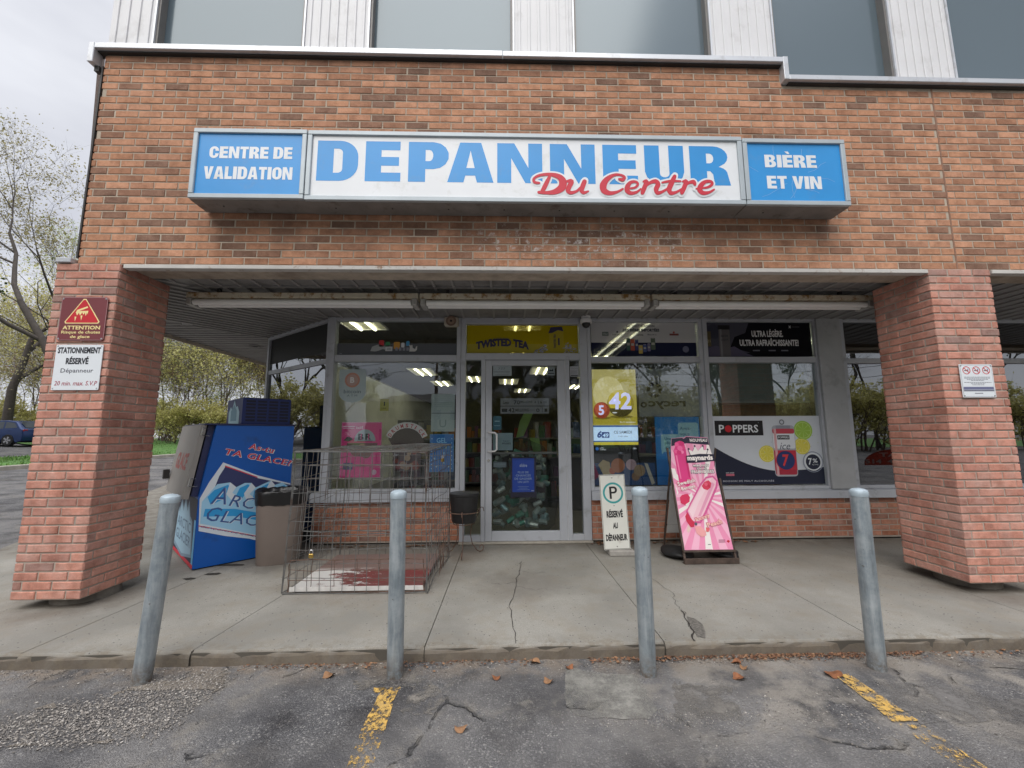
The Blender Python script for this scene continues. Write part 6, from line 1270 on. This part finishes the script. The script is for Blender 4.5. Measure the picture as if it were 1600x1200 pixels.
for i in range(len(ysl) - 1):
    y0, y1 = ysl[i], ysl[i + 1]; P = [(gx(y0), y0), (gx(y1), y1)]; vs = []
    for (x, y) in P: z = hgt(x, y); vs += [(x, y, z - .05), (x, y, z + .12), (x - .02, y, z + .14), (x - .16, y, z + .14), (x - .16, y, z - .05)]
    mb.add(vs, [(q, q + 5, q + 6, q + 1) for q in range(4)], KC)
struct(mb.build('kerb'))
# parked hatchback
def car(x, y, rz, lb):
    t = thing('parked_car', lb, 'car', (x, y, hgt(x, y)), rz)
    paint_ = M('car_blue', srgb('1f3560'), .22, .4, var=.03); gl = M('car_glass', (.03, .04, .05), .08); tyr = M('tyre', (.015, .015, .015), .8); rim_ = M('rim', (.42, .42, .44), .3, .8)
    prof = [(-2.12, .30), (-2.15, .55), (-2.08, .72), (-1.85, .80), (-1.15, .93), (-.45, 1.36), (-.15, 1.44), (.9, 1.46), (1.45, 1.38), (1.85, 1.02), (2.02, .92), (2.08, .55), (2.02, .30)]
    bot = [(1.75, .20), (1.62, .36), (1.40, .52), (1.12, .52), (.92, .36), (.84, .18), (-.84, .18), (-.92, .36), (-1.12, .52), (-1.40, .52), (-1.62, .36), (-1.75, .22)]
    pr = prof + bot; n = len(pr)
    mb = MB(); rings = []
    for (w_, sc_) in ((-.88, .965), (-.86, .985), (-.80, 1.0), (.80, 1.0), (.86, .985), (.88, .965)):
        rings.append([(px_ * sc_, (w_ if pz < .95 else w_ * (1 - (pz - .93) * .42)), .62 + (pz - .62) * (sc_ if pz > .6 else 1)) for px_, pz in pr])
    vs = [p for q in rings for p in q]; mb.add(vs, [(i * n + k, i * n + (k + 1) % n, (i + 1) * n + (k + 1) % n, (i + 1) * n + k) for i in range(5) for k in range(n)], paint_)
    for e in (0, 5):
        tr = tessellate_polygon([[Vector((a, b, 0)) for a, b in pr]]); mb.add(rings[e], [tuple(q) for q in tr], paint_)
    bd = mb.build('body', t, smooth='auto', local=True)
    for sgn in (-1, 1):
        for P in ([(-1.0, .97), (-.42, 1.32), (-.05, 1.36), (-.05, .97)], [(.02, .97), (.02, 1.37), (.82, 1.38), (.92, .98)], [(1.0, .99), (.90, 1.37), (1.38, 1.30), (1.66, 1.03)]):
            yy = lambda pz: sgn * (.893 * (1 - (pz - .93) * .42) - .014)
            mb = MB(); mb.add([(a, yy(b), b) for a, b in P], [(0, 1, 2, 3)], gl); mb.build('side_window', t, local=True)
        for wx in (-1.26, 1.26):
            mb = MB(); prf = [(.20, -.11), (.31, -.11), (.325, -.07), (.325, .07), (.31, .11), (.20, .11)]
            T_ = Matrix.Translation((wx, sgn * .80, .325)) @ Matrix.Rotation(PI / 2, 4, 'X'); m2 = MB(); m2.lathe(prf, (0, 0, 0), tyr, 26); mb.add([T_ @ Vector(q) for q in m2.v], m2.f, tyr); wh = mb.build('wheel', t, smooth='auto', local=True)
            mb = MB()
            for k in range(5):
                a = k * 2 * PI / 5; ca_, sa_ = math.cos(a), math.sin(a); mb.add([(wx + ca_ * q - sa_ * w2, sgn * (.80 + .115), .325 + sa_ * q + ca_ * w2) for q, w2 in ((.03, -.03), (.20, -.045), (.20, .045), (.03, .03))], [(0, 1, 2, 3)], rim_)
            mb.add([(wx + .215 * math.cos(a), sgn * (.80 + .1135), .325 + .215 * math.sin(a)) for a in [k * PI / 12 for k in range(24)]], [tuple(range(24))], M('wheel_dark', (.03, .03, .03), .6)); c_ = mb.build('rim', wh, local=True)
        MB().box(1.82, 2.03, min(sgn * .62, sgn * .86), max(sgn * .62, sgn * .86), .80, .93, M('tail_light', (.25, .01, .01), .2), .02).build('tail_light', t, local=True)
        MB().box(-.75, -.55, min(sgn * .88, sgn * 1.0), max(sgn * .88, sgn * 1.0), .92, 1.02, paint_, .03).build('mirror', t, local=True)
    for q in (-.06, .93): MB().box(q + .28, q + .45, -.893, -.885, .86, .88, paint_).build('door_handle', t, local=True)
    mb = MB(); mb.add([(1.88, -.62, 1.03), (1.88, .62, 1.03), (1.53, .58, 1.37), (1.53, -.58, 1.37)], [(0, 1, 2, 3)], gl); mb.build('rear_window', t, local=True)
    mb = MB(); mb.add([(-1.14, -.72, .96), (-1.14, .72, .96), (-.47, .62, 1.365), (-.47, -.62, 1.365)], [(0, 1, 2, 3)], gl); mb.build('windscreen', t, local=True)
    return t
car(-25.35, 21.6, .02, 'dark blue hatchback parked beyond the grass verge at the left edge')

# ================================================================ TREES
def leaf_mat(name, stops):
    m, t, p, g = base_mat(name); c = ramp(t, g.outputs['Random Per Island'], stops); t.links.new(c, p.inputs['Base Color']); p.inputs['Roughness'].default_value = .7; p.inputs['Specular IOR Level'].default_value = .15
    tr = nn(t, 'ShaderNodeBsdfTranslucent'); t.links.new(c, tr.inputs[0]); mxs = _n(t, 'ShaderNodeMixShader', {0: .5}); o = t.nodes['Material Output']; t.links.new(p.outputs[0], mxs.inputs[1]); t.links.new(tr.outputs[0], mxs.inputs[2]); t.links.new(mxs.outputs[0], o.inputs[0]); return m
LOLIVE = leaf_mat('leaf_olive', [(0, (.20, .17, .08)), (.5, (.34, .30, .15)), (1, (.50, .46, .26))]); LYEL = leaf_mat('leaf_yellow_green', [(0, (.36, .34, .12)), (.5, (.58, .54, .20)), (1, (.74, .70, .34))])
LGRN = leaf_mat('leaf_fresh_green', [(0, (.24, .29, .11)), (.5, (.40, .47, .20)), (1, (.58, .64, .34))]); LRED = leaf_mat('leaf_bud_red', [(0, (.22, .14, .10)), (.6, (.36, .24, .18)), (1, (.48, .36, .26))]); LDK = leaf_mat('leaf_dark', [(0, (.03, .05, .015)), (1, (.10, .13, .05))]); LCON = leaf_mat('conifer_green', [(0, (.012, .03, .015)), (1, (.035, .07, .03))])
BARK = M('bark', (.06, .05, .042), .9, var=.3, vs=6); BARKB = M('bark_brown', (.13, .095, .08), .9, var=.3, vs=6)
def tree(name, lb, loc, h, seed, leafm, barkm=BARK, nleaf=5000, lsize=.06, stems=1, lean=(0, 0), spread=.55, depth=5, r0=None, bare=False, low=.28, group=None, cat='tree'):
    rr = random.Random(seed); t = thing(name, lb, cat, loc, 0, group); mb = MB(); tips = []
    def br(p, d, L, r_, lv):
        n = 4 if lv < 2 else 3; pts = [p]; q = p; dd = d
        for k in range(n):
            dd = (dd + Vector((rr.gauss(0, .13), rr.gauss(0, .13), rr.gauss(.04, .08)))).normalized(); q = q + dd * (L / n); pts.append(q)
        r1 = r_ * (.55 if lv < depth else .3); mb.tube(pts, [r_ + (r1 - r_) * k / n for k in range(n + 1)], barkm, 7 if lv < 2 else (4 if lv < 4 else 3), False)
        if lv >= depth - 2: tips.extend(pts[1:])
        if lv >= depth: return
        kids = rr.choice([3, 3, 4]) if lv < depth - 1 else rr.choice([3, 4, 5])
        for k in range(kids):
            f = rr.uniform(low if lv == 0 else .25, 1.0) if k else 1.0; i = min(n - 1, int(f * n)); bp_ = pts[i].lerp(pts[i + 1], f * n - i if i < n else 1); ax = Vector((rr.gauss(0, 1), rr.gauss(0, 1), rr.gauss(0, .5))); ax = ax - dd * ax.dot(dd)
            if ax.length < .01: continue
            ax.normalize(); nd = (dd + ax * rr.uniform(spread * .6, spread * 1.5)).normalized(); br(bp_, nd, L * rr.uniform(.55, .8), max(.004, r1 * rr.uniform(.6, .95)), lv + 1)
    L0 = h * .36
    for s_ in range(stems):
        a = rr.uniform(0, 6); sp_ = .0 if stems == 1 else .28; br(Vector((math.cos(a), math.sin(a), 0)) * (.0 if stems == 1 else .25) + Vector((0, 0, -.1)), Vector((lean[0] + sp_ * math.cos(a), lean[1] + sp_ * math.sin(a), 1)).normalized(), L0, r0 or h * .016, 0)
    mb.build('trunk', t, smooth=True, local=True)
    if not bare:
        P = np.array([tuple(q) for q in tips]); rg_ = np.random.default_rng(seed); idx = rg_.integers(0, len(P), nleaf); c = P[idx] + rg_.normal(0, h * .012, (nleaf, 3)); u = rg_.normal(size=(nleaf, 3)); u /= np.linalg.norm(u, axis=1)[:, None]; v = np.cross(u, rg_.normal(size=(nleaf, 3))); v /= np.linalg.norm(v, axis=1)[:, None]; s_ = (lsize * rg_.uniform(.5, 1.4, nleaf))[:, None]
        V = np.empty((nleaf * 4, 3)); V[0::4] = c - u * s_; V[1::4] = c + v * s_ * .6; V[2::4] = c + u * s_; V[3::4] = c - v * s_ * .6
        me = bpy.data.meshes.new('crown'); me.from_pydata(V.tolist(), [], [(4 * i, 4 * i + 1, 4 * i + 2, 4 * i + 3) for i in range(nleaf)]); me.materials.append(leafm); o = bpy.data.objects.new('crown', me); COL.objects.link(o); o.parent = t
    return t
def G3(x, y): return (x, y, hgt(x, y))
tree('budding_tree', 'tall forked tree in sparse olive spring bud rising behind the left column', G3(-13.0, 13.7), 19.5, 5, LOLIVE, nleaf=6500, lsize=.045, lean=(-.10, .0), spread=.6, depth=6, r0=.19, low=.15)
tree('budding_tree', 'tall trunked tree with pale green leaves at the left edge behind the car', G3(-30.5, 26.0), 21, 8, LGRN, nleaf=8000, lsize=.07, spread=.6, depth=6, r0=.30, low=.15)
tree('budding_tree', 'olive budding tree between the left edge tree and the building corner', G3(-21.5, 23.0), 20, 14, LOLIVE, nleaf=8000, lsize=.06, spread=.6, depth=6, r0=.20, low=.2)
ta = tree('thicket_tree', 'slender yellow green budding tree in the thicket behind the verge', G3(-20, 31), 16, 21, LYEL, BARKB, 6500, .08, 3, spread=.62, depth=6, r0=.05, low=.1, group='trees of the roadside thicket')
tb_ = tree('thicket_tree', 'slender fresh green tree in the thicket behind the verge', G3(-15, 33), 16, 22, LGRN, BARKB, 5500, .08, 2, spread=.6, depth=6, r0=.06, low=.1, group='trees of the roadside thicket')
tc_ = tree('thicket_tree', 'reddish brown twiggy tree in the thicket behind the verge', G3(-12, 31), 15, 23, LRED, BARKB, 5000, .06, 3, spread=.6, depth=6, r0=.05, low=.1, group='trees of the roadside thicket')
td_ = tree('thicket_shrub', 'low bushy shrub with yellow green leaves at the foot of the thicket', G3(-17, 29), 4.0, 24, LYEL, BARKB, 4200, .06, 6, spread=.7, depth=4, r0=.04, low=.1, group='shrubs of the roadside thicket', cat='shrub')
rr = random.Random(31)
for k in range(22):
    f = k / 22; src = rr.choice([ta, ta, tb_, tc_]); x = -41 + 33 * f + rr.uniform(-1, 1); y = 33 + rr.uniform(-1.5, 3) + (1.5 if x < -24 else 0)
    c = copy_tree(src); c.location = G3(x, y); c.rotation_euler = (0, 0, rr.uniform(0, 6)); q = rr.uniform(.8, 1.15); c.scale = (q, q, q * rr.uniform(.9, 1.1))
for k in range(20):
    f = k / 20; x = -40 + 32 * f + rr.uniform(-.5, .5); y = 29.5 + rr.uniform(-.8, 2.0) + (3 if x < -23 else 0)
    c = copy_tree(td_); c.location = G3(x, y); c.rotation_euler = (0, 0, rr.uniform(0, 6)); q = rr.uniform(.75, 1.2); c.scale = (q, q, q)

# ================================================================ ACROSS THE STREET (seen mirrored in the glass)
tr1 = tree('street_tree', 'bare spring tree across the street, mirrored in the shop glass', (20.5, -24, 0), 18, 41, LOLIVE, BARK, bare=True, spread=.6, depth=6, r0=.2, low=.2, group='street trees mirrored in the windows')
tr2 = tree('street_tree', 'dark leafy tree across the street, mirrored in the shop glass', (9, -33, 0), 14, 42, LDK, BARK, 9000, .12, spread=.6, depth=5, r0=.18, group='street trees mirrored in the windows')
for (s_, x, y, q) in ((tr1, 24, -26, 1.1), (tr1, 31, -25, 1.0), (tr1, 38, -30, 1.2), (tr2, 16, -38, 1.0), (tr2, 27, -36, 1.1), (tr2, 36, -38, 1.2), (tr2, -14.5, -40, .75), (tr2, -21, -38, .9), (tr2, 5.5, -41, .95), (tr1, -7, -18, .9), (tr1, -26, -20, 1.1), (tr2, -32, -22, 1.1), (tr2, -38, -10, 1.1), (tr2, 46, -30, 1.2)):
    c = copy_tree(s_); c.location = (x, y, 0); c.rotation_euler = (0, 0, rr.uniform(0, 6)); c.scale = (q, q, q)
for k in range(30):
    c = copy_tree(td_); c.location = (1.5 + 1.7 * k, -25 + rr.uniform(-2, 2), 0); c.rotation_euler = (0, 0, rr.uniform(0, 6)); q = rr.uniform(1.1, 1.7); c.scale = (q, q, q); c['label'] = 'dense shrub across the street, mirrored in the shop glass'; c['group'] = 'shrubs mirrored in the windows'
for (x, y) in ((-22, 3), (-23, 5.5), (-22.5, 8), (-23, 10.5), (-24, 13), (-24, 1), (-25, 7)):
    c = copy_tree(td_); c.location = G3(x, y); c.scale = (1.3, 1.3, 1.3); c['label'] = 'green shrub beyond the road, mirrored in the angled left glass'; c['group'] = 'shrubs mirrored in the windows'
for (x, y, q) in ((-26, 4, .9), (-28, 9, 1.), (-27, 14, .8), (-31, 0, 1.1), (-34, 10, 1.1), (-24, -4, 1.2), (-30, 2, 1.3), (-21, -12, 1.1), (-27, -9, 1.3), (-34, 6, 1.3), (-19, -18, 1.2), (4, -30, 1.2), (20, -31, 1.2), (31, -33, 1.3), (12, -34, 1.3), (0, -44, 1.1)):
    c = copy_tree(tr2); c.location = G3(x, y); c.rotation_euler = (0, 0, rr.uniform(0, 6)); c.scale = (q, q, q)
cf = thing('conifer', 'dark pointed conifer across the street, mirrored in the left window', 'tree', (-12.5, -34, 0)); MB().tube([(0, 0, 0), (0, 0, 6)], [.14, .02], BARK, 8).build('trunk', cf, local=True)
mb = MB(); 
for k in range(2600):
    z = rr.uniform(.4, 6.4); R0 = 1.7 * (1 - z / 6.5) + .05; a = rr.uniform(0, 6.3); q = R0 * rr.uniform(.2, 1); x, y = q * math.cos(a), q * math.sin(a); w_ = .14; mb.add([(x, y, z), (x + w_ * math.cos(a + .8), y + w_ * math.sin(a + .8), z - .12), (x + w_ * 1.6 * math.cos(a), y + w_ * 1.6 * math.sin(a), z - .2), (x + w_ * math.cos(a - .8), y + w_ * math.sin(a - .8), z - .1)], [(0, 1, 2, 3)], LCON)
mb.build('crown', cf, local=True)
hs = thing('house', 'pale two-storey house across the street, mirrored in the left shop window', 'house', (-5.0, -42, 0))
HW = M('stucco', (.42, .38, .32), .9); MB().box(-6, 5.5, -4, 4, 0, 5.0, HW).build('wall', hs, local=True)
mb = MB(); mb.add([(-6.6, -4.6, 4.95), (6.1, -4.6, 4.95), (6.1, 4.6, 4.95), (-6.6, 4.6, 4.95), (-3.0, 0, 6.3), (2.5, 0, 6.3)], [(0, 1, 5, 4), (2, 3, 4, 5), (1, 2, 5), (3, 0, 4), (0, 3, 2, 1)], M('shingle', (.07, .065, .06), .9)); mb.build('roof', hs, local=True)
for (a, z) in ((-4.8, 3.2), (-3.7, 3.2), (1.2, 3.0), (3.0, 3.0), (-4.5, .9), (-1.0, 3.1), (1.5, .8)): MB().box(a, a + .9, 4.001, 4.05, z, z + 1.1, M('house_glass', (.03, .035, .04), .2)).build('window', hs, local=True)
up = thing('utility_pole', 'wooden utility pole with wires, mirrored in the left shop window', 'utility pole', (-1.2, -24, 0)); MB().tube([(0, 0, 0), (0, 0, 9.5)], [.14, .09], BARKB, 10).build('pole', up, local=True); MB().box(-1, 1, -.06, .06, 8.6, 8.75, BARKB).build('crossarm', up, local=True)
mb = MB()
for (dx, z) in ((-.8, 8.8), (.8, 8.8), (0, 7.2), (0, 6.4)):
    for sg_ in (-1, 1): mb.tube([(dx + sg_ * 40 * q / 8, 0, z - 1.4 * math.sin(PI * q / 8)) for q in range(9)], .018, BLACK, 4, False)
mb.build('wire', up, local=True)
struct(MB().box(-60, 60, -31.0, -30.7, 0, .12, KC).build('far_kerb'))
mb = MB(); mb.add([(-80, -31, .10), (80, -31, .10), (80, -90, .4), (-80, -90, .4)], [(0, 1, 2, 3)], GR); struct(mb.build('far_lawn'))
bpy.context.view_layer.update()
